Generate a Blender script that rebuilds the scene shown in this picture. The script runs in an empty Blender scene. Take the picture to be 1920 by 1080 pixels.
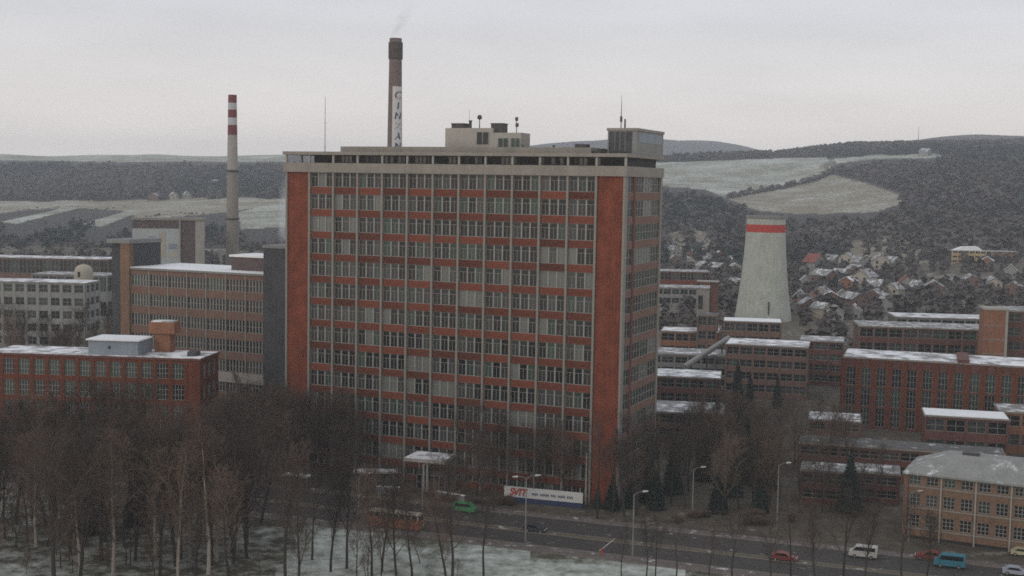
import bpy, math, random
import numpy as np
from mathutils import Vector, Matrix

random.seed(7)
np.random.seed(7)
scene = bpy.context.scene
COL = scene.collection

# ---------------------------------------------------------------- camera, world, sun
CAM_H = 65.0
PITCH, ROLL, FPX = 0.0804354, 0.0172333, 2400.0
_F = np.array([0, math.cos(PITCH), -math.sin(PITCH)])
_U0 = np.array([0, math.sin(PITCH), math.cos(PITCH)])
_R0 = np.array([1.0, 0, 0])
_R = _R0 * math.cos(ROLL) + _U0 * math.sin(ROLL)
_U = -_R0 * math.sin(ROLL) + _U0 * math.cos(ROLL)
cam_data = bpy.data.cameras.new('camera')
cam_data.sensor_width = 36.0
cam_data.lens = 36.0 * FPX / 1920.0
cam_data.clip_start = 1.0
cam_data.clip_end = 30000.0
cam = bpy.data.objects.new('camera', cam_data)
COL.objects.link(cam)
m3 = Matrix(((_R[0], _U[0], -_F[0]), (_R[1], _U[1], -_F[1]), (_R[2], _U[2], -_F[2])))
cam.matrix_world = Matrix.Translation((0, 0, CAM_H)) @ m3.to_4x4()
scene.camera = cam

SUN_EL, SUN_AZ = math.radians(28), math.radians(-140)     # azimuth clockwise from +Y; low winter sun behind and left of the viewer
world = bpy.data.worlds.new('World')
scene.world = world
world.use_nodes = True
wn, wl = world.node_tree.nodes, world.node_tree.links
wn.clear()
w_out = wn.new('ShaderNodeOutputWorld')
w_bg = wn.new('ShaderNodeBackground')
w_bg.inputs['Strength'].default_value = 0.1
w_sky = wn.new('ShaderNodeTexSky')
w_sky.sky_type = 'NISHITA'
w_sky.sun_disc = False
w_sky.sun_elevation = SUN_EL
w_sky.sun_rotation = SUN_AZ
w_sky.dust_density = 4.0
w_tc = wn.new('ShaderNodeTexCoord')
w_sep = wn.new('ShaderNodeSeparateXYZ')
wl.new(w_tc.outputs['Generated'], w_sep.inputs[0])
w_ramp = wn.new('ShaderNodeValToRGB')                      # thin even cloud deck, a touch warmer low down
w_ramp.color_ramp.elements[0].position = 0.0
w_ramp.color_ramp.elements[0].color = (0.86, 0.78, 0.71, 1)
w_ramp.color_ramp.elements[1].position = 0.35
w_ramp.color_ramp.elements[1].color = (0.54, 0.57, 0.63, 1)
_e = w_ramp.color_ramp.elements.new(0.12)
_e.color = (0.605, 0.60, 0.62, 1)
wl.new(w_sep.outputs['Z'], w_ramp.inputs[0])
w_noise = wn.new('ShaderNodeTexNoise')
w_noise.inputs['Scale'].default_value = 5.0
w_noise.inputs['Detail'].default_value = 5.0
w_map = wn.new('ShaderNodeMapping')
w_map.inputs['Scale'].default_value = (1, 1, 5)
wl.new(w_tc.outputs['Generated'], w_map.inputs[0])
wl.new(w_map.outputs[0], w_noise.inputs['Vector'])
w_mr = wn.new('ShaderNodeMapRange')
w_mr.inputs['From Min'].default_value = 0.3
w_mr.inputs['From Max'].default_value = 0.7
w_mr.inputs['To Min'].default_value = 11.8
w_mr.inputs['To Max'].default_value = 13.2
wl.new(w_noise.outputs[0], w_mr.inputs['Value'])
w_sc = wn.new('ShaderNodeVectorMath')
w_sc.operation = 'SCALE'
wl.new(w_ramp.outputs[0], w_sc.inputs[0])
wl.new(w_mr.outputs[0], w_sc.inputs['Scale'])
w_mix = wn.new('ShaderNodeMix')
w_mix.data_type = 'RGBA'
w_mix.inputs['Factor'].default_value = 0.9
wl.new(w_sky.outputs[0], w_mix.inputs['A'])
wl.new(w_sc.outputs[0], w_mix.inputs['B'])
wl.new(w_mix.outputs['Result'], w_bg.inputs['Color'])
wl.new(w_bg.outputs[0], w_out.inputs['Surface'])

sun_data = bpy.data.lights.new('sun', 'SUN')
sun_data.energy = 0.5
sun_data.angle = math.radians(14)
sun_data.color = (1.0, 0.93, 0.84)
sun = bpy.data.objects.new('sun', sun_data)
COL.objects.link(sun)
_sd = Vector((math.sin(SUN_AZ) * math.cos(SUN_EL), math.cos(SUN_AZ) * math.cos(SUN_EL), math.sin(SUN_EL)))
sun.rotation_euler = _sd.to_track_quat('Z', 'Y').to_euler()

scene.view_settings.view_transform = 'Standard'
scene.view_settings.look = 'None'
scene.view_settings.exposure = 0.0
scene.view_settings.gamma = 1.0
scene.view_settings.use_curve_mapping = False
scene.render.film_transparent = False
scene.cycles.use_denoising = False
scene.cycles.pixel_filter_type = 'BLACKMAN_HARRIS'
scene.cycles.filter_width = 1.7
scene.cycles.max_bounces = 5
scene.cycles.diffuse_bounces = 2
scene.cycles.glossy_bounces = 2
scene.cycles.volume_bounces = 1
scene.cycles.caustics_reflective = False
scene.cycles.caustics_refractive = False


# ---------------------------------------------------------------- surveying helpers (photo pixel -> place on the ground)
def ray(px, py):
    return _F + _R * (px - 960) / FPX - _U * (py - 540) / FPX


def gz(px, py, z=0.0):
    d = ray(px, py)
    t = (z - CAM_H) / d[2]
    return Vector((d[0] * t, d[1] * t, z))


def gd(px, py, Y):
    d = ray(px, py)
    t = Y / d[1]
    return Vector((d[0] * t, Y, CAM_H + d[2] * t))


def project(P):
    Q = P - np.array([0, 0, CAM_H])
    d = Q @ _F
    return 960 + FPX * (Q @ _R) / d, 540 - FPX * (Q @ _U) / d


# ---------------------------------------------------------------- materials
MATS = {}


def mat(name, col, rough=0.85, var=0.18, scale=0.6, fine=6.0, rnd=0.0, spec=0.25, snow=None, snow_scale=0.25,
        bump=0.0, metal=0.0, streak=0.0, col2=None):
    m = bpy.data.materials.new(name)
    m.use_nodes = True
    n, l = m.node_tree.nodes, m.node_tree.links
    b = n['Principled BSDF']
    b.inputs['Roughness'].default_value = rough
    b.inputs['Specular IOR Level'].default_value = spec
    b.inputs['Metallic'].default_value = metal
    tc = n.new('ShaderNodeTexCoord')
    src = tc.outputs['Object']
    n1 = n.new('ShaderNodeTexNoise')
    n1.inputs['Scale'].default_value = scale
    n1.inputs['Detail'].default_value = 6
    n1.inputs['Roughness'].default_value = 0.65
    l.new(src, n1.inputs['Vector'])
    n2 = n.new('ShaderNodeTexNoise')
    n2.inputs['Scale'].default_value = fine
    n2.inputs['Detail'].default_value = 3
    l.new(src, n2.inputs['Vector'])
    add = n.new('ShaderNodeMath')
    add.operation = 'ADD'
    l.new(n1.outputs[0], add.inputs[0])
    l.new(n2.outputs[0], add.inputs[1])
    last = add.outputs[0]
    if streak:
        mp = n.new('ShaderNodeMapping')
        mp.inputs['Scale'].default_value = (1.2, 1.2, 0.06)
        l.new(src, mp.inputs[0])
        n3 = n.new('ShaderNodeTexNoise')
        n3.inputs['Scale'].default_value = 1.5
        n3.inputs['Detail'].default_value = 4
        l.new(mp.outputs[0], n3.inputs['Vector'])
        ma = n.new('ShaderNodeMath')
        ma.operation = 'MULTIPLY_ADD'
        ma.inputs[1].default_value = streak
        l.new(n3.outputs[0], ma.inputs[0])
        l.new(last, ma.inputs[2])
        last = ma.outputs[0]
    if rnd:
        oi = n.new('ShaderNodeObjectInfo')
        mr = n.new('ShaderNodeMath')
        mr.operation = 'MULTIPLY_ADD'
        mr.inputs[1].default_value = rnd
        l.new(oi.outputs['Random'], mr.inputs[0])
        l.new(last, mr.inputs[2])
        last = mr.outputs[0]
    mid = 1.0 + 0.5 * streak + 0.5 * rnd
    rng = n.new('ShaderNodeMapRange')
    rng.inputs['From Min'].default_value = mid - 0.5
    rng.inputs['From Max'].default_value = mid + 0.5
    l.new(last, rng.inputs['Value'])
    mix = n.new('ShaderNodeMix')
    mix.data_type = 'RGBA'
    c2 = col2 if col2 else tuple(min(1, c * (1 + var * 1.6)) for c in col)
    c1 = tuple(c * (1 - var * 1.6) for c in col)
    mix.inputs['A'].default_value = (*c1, 1)
    mix.inputs['B'].default_value = (*c2, 1)
    l.new(rng.outputs[0], mix.inputs['Factor'])
    res = mix.outputs['Result']
    if snow is not None:
        geo = n.new('ShaderNodeNewGeometry')
        n4 = n.new('ShaderNodeTexNoise')
        n4.inputs['Scale'].default_value = snow_scale
        n4.inputs['Detail'].default_value = 8
        n4.inputs['Roughness'].default_value = 0.7
        l.new(geo.outputs['Position'], n4.inputs['Vector'])
        sr = n.new('ShaderNodeMapRange')
        sr.inputs['From Min'].default_value = 0.62 - snow * 0.4
        sr.inputs['From Max'].default_value = 0.78 - snow * 0.4
        l.new(n4.outputs[0], sr.inputs['Value'])
        m2 = n.new('ShaderNodeMix')
        m2.data_type = 'RGBA'
        l.new(res, m2.inputs['A'])
        m2.inputs['B'].default_value = (0.8, 0.8, 0.8, 1)
        l.new(sr.outputs[0], m2.inputs['Factor'])
        res = m2.outputs['Result']
    l.new(res, b.inputs['Base Color'])
    if bump:
        bp = n.new('ShaderNodeBump')
        bp.inputs['Strength'].default_value = bump
        bp.inputs['Distance'].default_value = 0.1
        l.new(add.outputs[0], bp.inputs['Height'])
        l.new(bp.outputs[0], b.inputs['Normal'])
    MATS[name] = m
    return m


mat('brick_red', (0.152, 0.039, 0.0195), var=0.5, scale=0.35, fine=3.0, streak=0.5, bump=0.2)
mat('brick_panel', (0.132, 0.038, 0.021), var=0.42, scale=0.4, fine=2.5, rnd=0.5, bump=0.2)
mat('brick_workshop', (0.125, 0.036, 0.018), var=0.38, scale=0.35, fine=3.0, streak=0.5, bump=0.2)
mat('brick_dark', (0.12, 0.052, 0.040), var=0.28, scale=0.3, fine=3.0, streak=0.4, bump=0.2)
mat('brick_orange', (0.235, 0.108, 0.062), var=0.25, scale=0.35, fine=3.0, streak=0.4, bump=0.2)
mat('brick_tan', (0.175, 0.106, 0.068), var=0.35, scale=0.35, fine=3.0, streak=0.5, bump=0.2)
mat('brick_brown', (0.165, 0.098, 0.075), var=0.25, scale=0.35, fine=3.0, streak=0.5, bump=0.2)
mat('concrete', (0.225, 0.205, 0.175), var=0.2, scale=0.3, fine=3.0, streak=0.6)
mat('concrete_pale', (0.31, 0.29, 0.255), var=0.18, scale=0.3, fine=3.0, streak=0.6)
mat('concrete_grey', (0.20, 0.20, 0.19), var=0.2, scale=0.3, fine=3.0, streak=0.6)
mat('tower_concrete', (0.37, 0.38, 0.325), var=0.2, scale=0.12, fine=1.2, streak=0.9)
mat('dark_cladding', (0.06, 0.062, 0.066), var=0.35, scale=0.3, fine=2.0, streak=0.5)
mat('brown_cladding', (0.10, 0.075, 0.07), var=0.25, scale=0.3, fine=2.0)
mat('pale_cladding', (0.36, 0.38, 0.365), var=0.15, scale=0.15, fine=1.5, streak=0.5)
mat('blue_grey', (0.22, 0.25, 0.28), var=0.18, scale=0.4, fine=2.0, streak=0.4)
mat('plaster_white', (0.25, 0.25, 0.23), var=0.15, scale=0.3, fine=2.0, rnd=0.3, streak=0.4)
mat('plaster_cream', (0.37, 0.33, 0.26), var=0.15, scale=0.3, fine=2.0, rnd=0.3, streak=0.4)
mat('plaster_yellow', (0.46, 0.34, 0.18), var=0.15, scale=0.3, fine=2.0, rnd=0.2)
mat('roof_snow', (0.22, 0.21, 0.20), var=0.3, snow=0.52, snow_scale=0.22)
mat('roof_thin_snow', (0.20, 0.195, 0.185), var=0.25, snow=0.32, snow_scale=0.3)
mat('roof_frost', (0.23, 0.23, 0.215), var=0.22, scale=0.5, fine=3.0, snow=0.16, snow_scale=0.35)
mat('roof_tar', (0.09, 0.085, 0.08), var=0.25, snow=0.12, snow_scale=0.3)
mat('roof_tile_red', (0.20, 0.065, 0.05), var=0.25, rnd=0.3)
mat('snow', (0.74, 0.74, 0.73), var=0.12, rough=0.7, scale=0.2, fine=1.5)
mat('frame_white', (0.25, 0.235, 0.21), var=0.12, fine=1.0)
mat('frame_dark', (0.12, 0.11, 0.10), var=0.12)
mat('interior', (0.035, 0.034, 0.033), var=0.3)
mat('glass_dark', (0.012, 0.014, 0.015), rough=0.15, var=0.4, rnd=0.5, spec=0.3)
mat('glass_grey', (0.040, 0.043, 0.042), rough=0.2, var=0.4, rnd=0.8, spec=0.3)
mat('glass_green', (0.035, 0.055, 0.044), rough=0.2, var=0.35, rnd=0.6, spec=0.3)
mat('glass_curtain', (0.125, 0.132, 0.12), rough=0.35, var=0.2, rnd=0.5, spec=0.4)
mat('paint_red', (0.40, 0.045, 0.035), var=0.12)
mat('stripe_red', (0.15, 0.035, 0.04), var=0.2, streak=0.4)
mat('stripe_white', (0.42, 0.42, 0.43), var=0.15, streak=0.4)
mat('paint_white', (0.52, 0.515, 0.49), var=0.1)
mat('chimney_brick', (0.15, 0.11, 0.10), var=0.25, scale=0.3, fine=1.5, streak=0.6)
mat('chimney_cap', (0.07, 0.055, 0.05), var=0.25)
mat('letter_navy', (0.03, 0.04, 0.09), var=0.1)
mat('letter_plum', (0.16, 0.05, 0.10), var=0.1)
mat('metal_grey', (0.21, 0.20, 0.185), rough=0.55, var=0.15, spec=0.4)
mat('metal_dark', (0.06, 0.055, 0.055), rough=0.6, var=0.2)
mat('bark', (0.040, 0.031, 0.026), var=0.3, rnd=0.5, scale=0.4, fine=4)
mat('bark_pale', (0.30, 0.26, 0.22), var=0.3, rnd=0.4, scale=0.4, fine=4)
mat('twig', (0.064, 0.046, 0.037), var=0.3, rnd=0.8, scale=0.3, fine=2)
mat('twig_warm', (0.125, 0.085, 0.062), var=0.3, rnd=0.6, scale=0.3, fine=2)
mat('needle', (0.022, 0.036, 0.027), var=0.4, rnd=0.5, scale=0.8, fine=4)
mat('forest_bare', (0.070, 0.058, 0.052), var=0.58, scale=0.007, fine=0.025)
mat('forest_needle', (0.020, 0.029, 0.027), var=0.4, scale=0.02, fine=0.2)
mat('asphalt', (0.054, 0.047, 0.042), var=0.22, scale=0.15, fine=1.2, snow=0.02, snow_scale=0.4)
mat('paving', (0.125, 0.10, 0.088), var=0.22, scale=0.3, fine=2.0, snow=0.12, snow_scale=0.5)
mat('kerb', (0.17, 0.15, 0.13), var=0.15)
mat('verge', (0.105, 0.088, 0.055), var=0.3, scale=0.25, fine=2.0, snow=0.10, snow_scale=0.3)
mat('rubber', (0.02, 0.02, 0.02), var=0.2)
mat('chrome', (0.4, 0.4, 0.4), rough=0.35, metal=0.7, var=0.1)
mat('lamp_glass', (0.55, 0.55, 0.52), rough=0.3, var=0.05)
for _n, _c in dict(car_red=(0.20, 0.038, 0.032), car_teal=(0.035, 0.17, 0.22), car_white=(0.44, 0.43, 0.39), car_green=(0.05, 0.25, 0.10),
                   car_dark=(0.035, 0.037, 0.045), car_grey=(0.30, 0.32, 0.36), bus_orange=(0.24, 0.085, 0.045), bus_cream=(0.42, 0.36, 0.29),
                   car_yellow=(0.40, 0.36, 0.22)).items():
    mat(_n, _c, rough=0.4, var=0.12, scale=1.0, spec=0.45)


# ---------------------------------------------------------------- mesh helpers
class MB:
    def __init__(self):
        self.v, self.f, self.m = [], [], []

    def box(self, x0, x1, y0, y1, z0, z1, m=0):
        b = len(self.v)
        self.v += [(x0, y0, z0), (x1, y0, z0), (x1, y1, z0), (x0, y1, z0), (x0, y0, z1), (x1, y0, z1), (x1, y1, z1), (x0, y1, z1)]
        for q in ((0, 3, 2, 1), (4, 5, 6, 7), (0, 1, 5, 4), (1, 2, 6, 5), (2, 3, 7, 6), (3, 0, 4, 7)):
            self.f.append(tuple(b + i for i in q))
            self.m.append(m)
        return self

    def prism(self, poly, y0, y1, m=0):              # poly in (x, z), extruded along y
        b, n = len(self.v), len(poly)
        self.v += [(x, y0, z) for x, z in poly] + [(x, y1, z) for x, z in poly]
        self.f.append(tuple(b + i for i in range(n)))
        self.f.append(tuple(b + n + i for i in reversed(range(n))))
        self.m += [m, m]
        for i in range(n):
            j = (i + 1) % n
            self.f.append((b + j, b + i, b + n + i, b + n + j))
            self.m.append(m)
        return self

    def slab(self, poly, z0, z1, m=0):               # poly in (x, y), extruded along z
        b, n = len(self.v), len(poly)
        self.v += [(x, y, z0) for x, y in poly] + [(x, y, z1) for x, y in poly]
        self.f.append(tuple(b + i for i in reversed(range(n))))
        self.f.append(tuple(b + n + i for i in range(n)))
        self.m += [m, m]
        for i in range(n):
            j = (i + 1) % n
            self.f.append((b + i, b + j, b + n + j, b + n + i))
            self.m.append(m)
        return self

    def lathe(self, prof, n=24, m=0, cx=0, cy=0, cap=True):      # prof: (radius, z)
        b = len(self.v)
        for r, z in prof:
            for i in range(n):
                a = 2 * math.pi * i / n
                self.v.append((cx + r * math.cos(a), cy + r * math.sin(a), z))
        for k in range(len(prof) - 1):
            for i in range(n):
                j = (i + 1) % n
                self.f.append((b + k * n + i, b + k * n + j, b + (k + 1) * n + j, b + (k + 1) * n + i))
                self.m.append(m)
        if cap:
            self.f.append(tuple(b + i for i in reversed(range(n))))
            self.f.append(tuple(b + (len(prof) - 1) * n + i for i in range(n)))
            self.m += [m, m]
        return self

    def tube(self, pts, radii, n=6, m=0):
        b = len(self.v)
        P = [Vector(p) for p in pts]
        for k, p in enumerate(P):
            d = (P[min(k + 1, len(P) - 1)] - P[max(k - 1, 0)]).normalized()
            a = d.orthogonal().normalized()
            c = d.cross(a)
            for i in range(n):
                t = 2 * math.pi * i / n
                self.v.append(tuple(p + (a * math.cos(t) + c * math.sin(t)) * radii[k]))
        for k in range(len(P) - 1):
            for i in range(n):
                j = (i + 1) % n
                self.f.append((b + k * n + i, b + k * n + j, b + (k + 1) * n + j, b + (k + 1) * n + i))
                self.m.append(m)
        self.f.append(tuple(b + i for i in reversed(range(n))))
        self.f.append(tuple(b + (len(P) - 1) * n + i for i in range(n)))
        self.m += [m, m]
        return self

    def mesh(self, name, mats, smooth=False):
        me = bpy.data.meshes.new(name)
        me.from_pydata(self.v, [], self.f)
        for x in (mats if isinstance(mats, (list, tuple)) else [mats]):
            me.materials.append(MATS[x])
        if len(me.materials) > 1:
            me.polygons.foreach_set('material_index', self.m)
        if smooth:
            me.polygons.foreach_set('use_smooth', [True] * len(me.polygons))
        me.update()
        return me


def obj(name, me, parent=None, loc=(0, 0, 0), rz=0.0, scale=None):
    o = bpy.data.objects.new(name, me)
    COL.objects.link(o)
    o.location = loc
    if rz:
        o.rotation_euler = (0, 0, rz)
    if scale:
        o.scale = scale
    if parent is not None:
        o.parent = parent
    return o


def tag(o, label, cat=None, group=None, kind=None):
    if label:
        o['label'] = label
    if cat:
        o['category'] = cat
    if group:
        o['group'] = group
    if kind:
        o['kind'] = kind
    return o


def thing(name, label, cat, loc=(0, 0, 0), rz=0.0, group=None):
    return tag(obj(name, None, None, loc, rz), label, cat, group)


_boxes = {}


def boxpart(name, parent, dims, loc, material, rz=0.0):
    """a box part; dims centred in x, front at y=0 going back, bottom at z=0; alike boxes share one mesh"""
    k = (round(dims[0], 3), round(dims[1], 3), round(dims[2], 3), material)
    if k not in _boxes:
        _boxes[k] = MB().box(-dims[0] / 2, dims[0] / 2, 0, dims[1], 0, dims[2]).mesh(name, material)
    return obj(name, _boxes[k], parent, loc, rz)


_wins = {}


def window_mesh(w, h, nv, nh, glass, frame='frame_white', bar=0.12, mull=0.2):
    k = (round(w, 2), round(h, 2), nv, nh, glass, frame, bar, mull)
    if k in _wins:
        return _wins[k]
    b = MB()
    b.box(-w / 2 + bar, w / 2 - bar, 0.10, 0.13, bar, h - bar, 1)
    b.box(-w / 2, w / 2, 0, 0.12, 0, bar, 0)
    b.box(-w / 2, w / 2, 0, 0.12, h - bar, h, 0)
    b.box(-w / 2, -w / 2 + bar, 0.002, 0.12, bar, h - bar, 0)
    b.box(w / 2 - bar, w / 2, 0.002, 0.12, bar, h - bar, 0)
    for i in range(1, nv):
        x = -w / 2 + w * i / nv
        b.box(x - mull / 2, x + mull / 2, 0.002, 0.115, bar, h - bar, 0)
    for i in range(1, nh):
        z = h * i / nh
        b.box(-w / 2 + bar, w / 2 - bar, 0.03, 0.115, z - 0.05, z + 0.05, 0)
    _wins[k] = b.mesh('window', [frame, glass])
    return _wins[k]


def facade(P, org, rz, W, z0, floors, fh, bays, wall, band=1.4, pier=0.6, glasses=('glass_dark', 'glass_grey', 'glass_curtain'),
           nv=3, nh=2, pier_mat=None, end=0.0, pier_out=0.14, frame='frame_white', mull=0.2, weights=(5, 3, 1), skip=0, top=None):
    """piers, spandrels and windows of one face, in front of a core whose face stands 0.3 m behind the wall line"""
    c, s = math.cos(rz), math.sin(rz)

    def at(x, y, z):
        return (org[0] + x * c - y * s, org[1] + x * s + y * c, z)
    bw = (W - 2 * end) / bays
    if end:
        for x in (end / 2, W - end / 2):
            boxpart('end_wall', P, (end, 0.34, floors * fh + (top or 0)), at(x, -0.04, z0), wall, rz)
    for k in range(floors + (1 if top else 0)):
        h = band if k < floors else top
        if k == floors and not top:
            continue
        boxpart('spandrel', P, (W - 2 * end, 0.32, h), at(W / 2, -0.02, z0 + k * fh), wall, rz)
    for i in range(bays + 1):
        boxpart('pier', P, (pier, 0.30 + pier_out, floors * fh + (top or 0) - 0.01), at(end + i * bw, -pier_out, z0 + 0.004), pier_mat or wall, rz)
    for k in range(skip, floors):
        for i in range(bays):
            g = random.choices(glasses, weights[:len(glasses)])[0]
            me = window_mesh(bw - pier, fh - band, nv, nh, g, frame, 0.1, mull)
            obj('window', me, P, at(end + (i + 0.5) * bw, 0.13, z0 + k * fh + band), rz)


def core(P, L, D, z0, z1, material, inset=0.3, name='wall', x0=0.0, y0=0.0):
    return obj(name, MB().box(x0 + inset, x0 + L - inset, y0 + inset, y0 + D - inset, z0, z1).mesh(name, material), P)


def flat_roof(P, L, D, z, top='roof_snow', edge='concrete', over=0.3, th=0.4, lip=0.25, x0=0.0, y0=0.0):
    r = obj('roof', MB().box(x0 - over, x0 + L + over, y0 - over, y0 + D + over, z, z + th).mesh('roof', edge), P)
    obj('snow_cover', MB().box(x0 - over + lip, x0 + L + over - lip, y0 - over + lip, y0 + D + over - lip, z + th - 0.02, z + th + 0.10).mesh('snow_cover', top), r)
    return r


def RZ(deg):
    return math.radians(-deg)


# ---------------------------------------------------------------- terrain
TX = np.array([-900, -500, 0, 250, 500, 800, 1000, 1100, 1240, 1350, 1430, 1550, 1700, 1800, 1920, 2400, 2900], float)
TR = np.array([0, 650, 800, 1000, 1200, 1500, 1900, 2300, 2700, 3300, 4200, 5500, 7500], float)
TY = {
    -900: (0, 0, 0, 0, 440, 405, 378, 340, 306, 291, 300, 310, 330),
    -500: (0, 0, 0, 0, 440, 405, 378, 340, 306, 291, 300, 310, 330),
    0: (0, 0, 0, 0, 440, 405, 378, 340, 306, 292, 300, 310, 330),
    250: (0, 0, 0, 0, 445, 403, 376, 338, 303, 288, 300, 310, 330),
    500: (0, 0, 0, 0, 445, 398, 372, 336, 305, 291, 300, 310, 330),
    800: (0, 0, 0, 0, 445, 400, 372, 336, 305, 290, 300, 300, 330),
    1000: (0, 0, 0, 0, 455, 410, 365, 325, 318, 312, 300, 270, 330),
    1100: (0, 0, 0, 0, 460, 405, 355, 310, 312, 310, 300, 256, 330),
    1240: (0, 0, 0, 0, 465, 400, 350, 303, 310, 312, 305, 255, 330),
    1350: (0, 0, 0, 0, 470, 402, 352, 299, 305, 308, 300, 259, 330),
    1430: (0, 0, 0, 0, 470, 405, 355, 297, 300, 302, 300, 283, 330),
    1550: (0, 0, 0, 0, 465, 402, 340, 296, 281, 287, 300, 310, 330),
    1700: (0, 0, 0, 500, 452, 385, 318, 290, 272, 276, 259, 310, 330),
    1800: (0, 0, 0, 492, 450, 375, 310, 284, 272, 276, 249, 310, 330),
    1920: (0, 0, 0, 490, 452, 365, 308, 284, 276, 280, 252, 310, 330),
    2400: (0, 0, 0, 490, 452, 365, 308, 284, 276, 280, 252, 310, 330),
    2900: (0, 0, 0, 490, 452, 365, 308, 284, 276, 280, 252, 310, 330),
}
ctrl = np.zeros((len(TX), len(TR)))
for i, x in enumerate(TX):
    for j, r in enumerate(TR):
        y = TY[int(x)][j]
        if y:
            ctrl[i, j] = gd(x, y, r)[2]
NA, NR = 760, 330
tans = np.concatenate([np.linspace(-0.80, -0.43, 40, endpoint=False), np.linspace(-0.43, 0.43, 680, endpoint=False), np.linspace(0.43, 0.80, 40)])
rs = np.concatenate([np.linspace(60, 640, 60, endpoint=False), np.geomspace(640, 7500, 270)])
tpx = (TX - 960) / FPX
_rz = np.array([np.interp(rs, TR, ctrl[i]) for i in range(len(TX))])
Zg = np.array([np.interp(tans, tpx, _rz[:, k]) for k in range(NR)])           # (NR, NA)


def blur(a, n, axis):
    k = np.ones(n) / n
    pad = [(0, 0), (0, 0)]
    pad[axis] = (n // 2, n // 2)
    b = np.pad(a, pad, mode='edge')
    return np.apply_along_axis(lambda v: np.convolve(v, k, 'valid'), axis, b)


_zs = blur(blur(Zg, 9, 0), 9, 0)
_zs = blur(blur(_zs, 25, 1), 25, 1)
Xg = rs[:, None] * tans[None, :]
Yg = np.repeat(rs[:, None], NA, 1)
nz = np.zeros_like(Xg)
for k in range(9):
    a = random.uniform(0, 6.28)
    wl_ = random.uniform(130, 700)
    nz += np.sin((Xg * math.cos(a) + Yg * math.sin(a)) / wl_ * 6.28 + k) * wl_ / 700
amp = np.clip((Yg - 1150) / 1800, 0, 1)
Zg = np.where(Yg < 820, 0, _zs) * np.clip((Yg - 800) / 120, 0, 1) + nz * 2.2 * amp
Zg = np.maximum(Zg, 0) if False else Zg


def terrain_z(x, y):
    t = x / max(y, 1)
    i = min(max(np.searchsorted(rs, y) - 1, 0), NR - 2)
    j = min(max(np.searchsorted(tans, t) - 1, 0), NA - 2)
    a = (y - rs[i]) / (rs[i + 1] - rs[i])
    b = (t - tans[j]) / (tans[j + 1] - tans[j])
    return float((Zg[i, j] * (1 - b) + Zg[i, j + 1] * b) * (1 - a) + (Zg[i + 1, j] * (1 - b) + Zg[i + 1, j + 1] * b) * a)


def inside(px, py, poly):
    res = np.zeros(np.shape(px), bool)
    n = len(poly)
    for i in range(n):
        x0, y0 = poly[i]
        x1, y1 = poly[(i + 1) % n]
        cond = ((y0 > py) != (y1 > py))
        xi = (x1 - x0) * (py - y0) / ((y1 - y0) if y1 != y0 else 1e-9) + x0
        res ^= cond & (px < xi)
    return res


P3 = np.stack([Xg.ravel(), Yg.ravel(), Zg.ravel()], 1)
PX, PY = project(P3)
Yf, Xf = P3[:, 1], P3[:, 0]
ROAD_A = math.radians(20)
RS, RV = (Xf * math.cos(ROAD_A) - (Yf - 229) * math.sin(ROAD_A)), (Xf * math.sin(ROAD_A) + (Yf - 229) * math.cos(ROAD_A))
FIELD_PALE = [[(1180, 306), (1330, 302), (1440, 297), (1550, 293), (1560, 326), (1480, 350), (1365, 373), (1320, 355), (1180, 345)],
              [(-900, 270), (0, 285), (250, 280), (540, 284), (540, 303), (440, 304), (330, 303), (210, 304), (100, 302), (0, 301), (-900, 302)],
              [(445, 398), (530, 378), (560, 378), (560, 424), (452, 430)],
              [(0, 416), (130, 388), (150, 390), (30, 420)], [(150, 421), (245, 393), (262, 397), (190, 425)],
              [(1700, 508), (1760, 502), (1880, 498), (1820, 514), (1710, 518)],
              [(1540, 300), (1640, 290), (1750, 288), (1790, 296), (1640, 298), (1560, 308)]]
FIELD_TAN = [[(1365, 373), (1480, 352), (1560, 327), (1620, 342), (1690, 365), (1700, 378), (1640, 398), (1500, 402), (1420, 395)],
             [(-900, 376), (0, 377), (250, 375), (430, 370), (560, 372), (540, 380), (440, 396), (385, 402), (260, 412), (240, 396), (150, 390), (60, 393), (0, 400), (-900, 410)]]
SCRUB = [[(1575, 480), (1600, 450), (1660, 440), (1720, 455), (1745, 490), (1700, 500), (1600, 496)],
             [(1240, 500), (1250, 440), (1290, 425), (1340, 440), (1350, 500)]]
pale = np.zeros(len(Xf), bool)
tan_ = np.zeros(len(Xf), bool)
for q in FIELD_PALE:
    pale |= inside(PX, PY, q)
for q in FIELD_TAN:
    tan_ |= inside(PX, PY, q)
far = Yf > 1000
scrub = np.zeros(len(Xf), bool)
for q in SCRUB:
    scrub |= inside(PX, PY, q)
cov = np.zeros((len(Xf), 4))
cov[:] = (0.115, 0.098, 0.075, 0.30)                        # built-up ground between houses
cov[(Yf > 1100)] = (0.062, 0.056, 0.052, 0.06)              # forest floor
cov[tan_ & far] = (0.22, 0.19, 0.135, 0.36)
cov[scrub & far] = (0.19, 0.16, 0.115, 0.30)
cov[pale & far] = (0.20, 0.195, 0.14, 0.44)
cov[Yf < 420] = (0.085, 0.072, 0.055, 0.20)
cov[(RV < -3) & (Yf < 420)] = (0.105, 0.108, 0.072, 0.56)      # park lawn under thin snow
lawn_left = (RV < -3) & (Yf < 420) & (Xf < -38)
cov[lawn_left] = (0.078, 0.070, 0.050, 0.36)                 # leaf litter under the grove
gm = bpy.data.meshes.new('ground')
idx = np.arange(NR * NA).reshape(NR, NA)
quads = np.stack([idx[:-1, :-1], idx[:-1, 1:], idx[1:, 1:], idx[1:, :-1]], -1).reshape(-1, 4)
gm.from_pydata(P3.tolist(), [], quads.tolist())
ca = gm.color_attributes.new('cover', 'FLOAT_COLOR', 'POINT')
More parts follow.
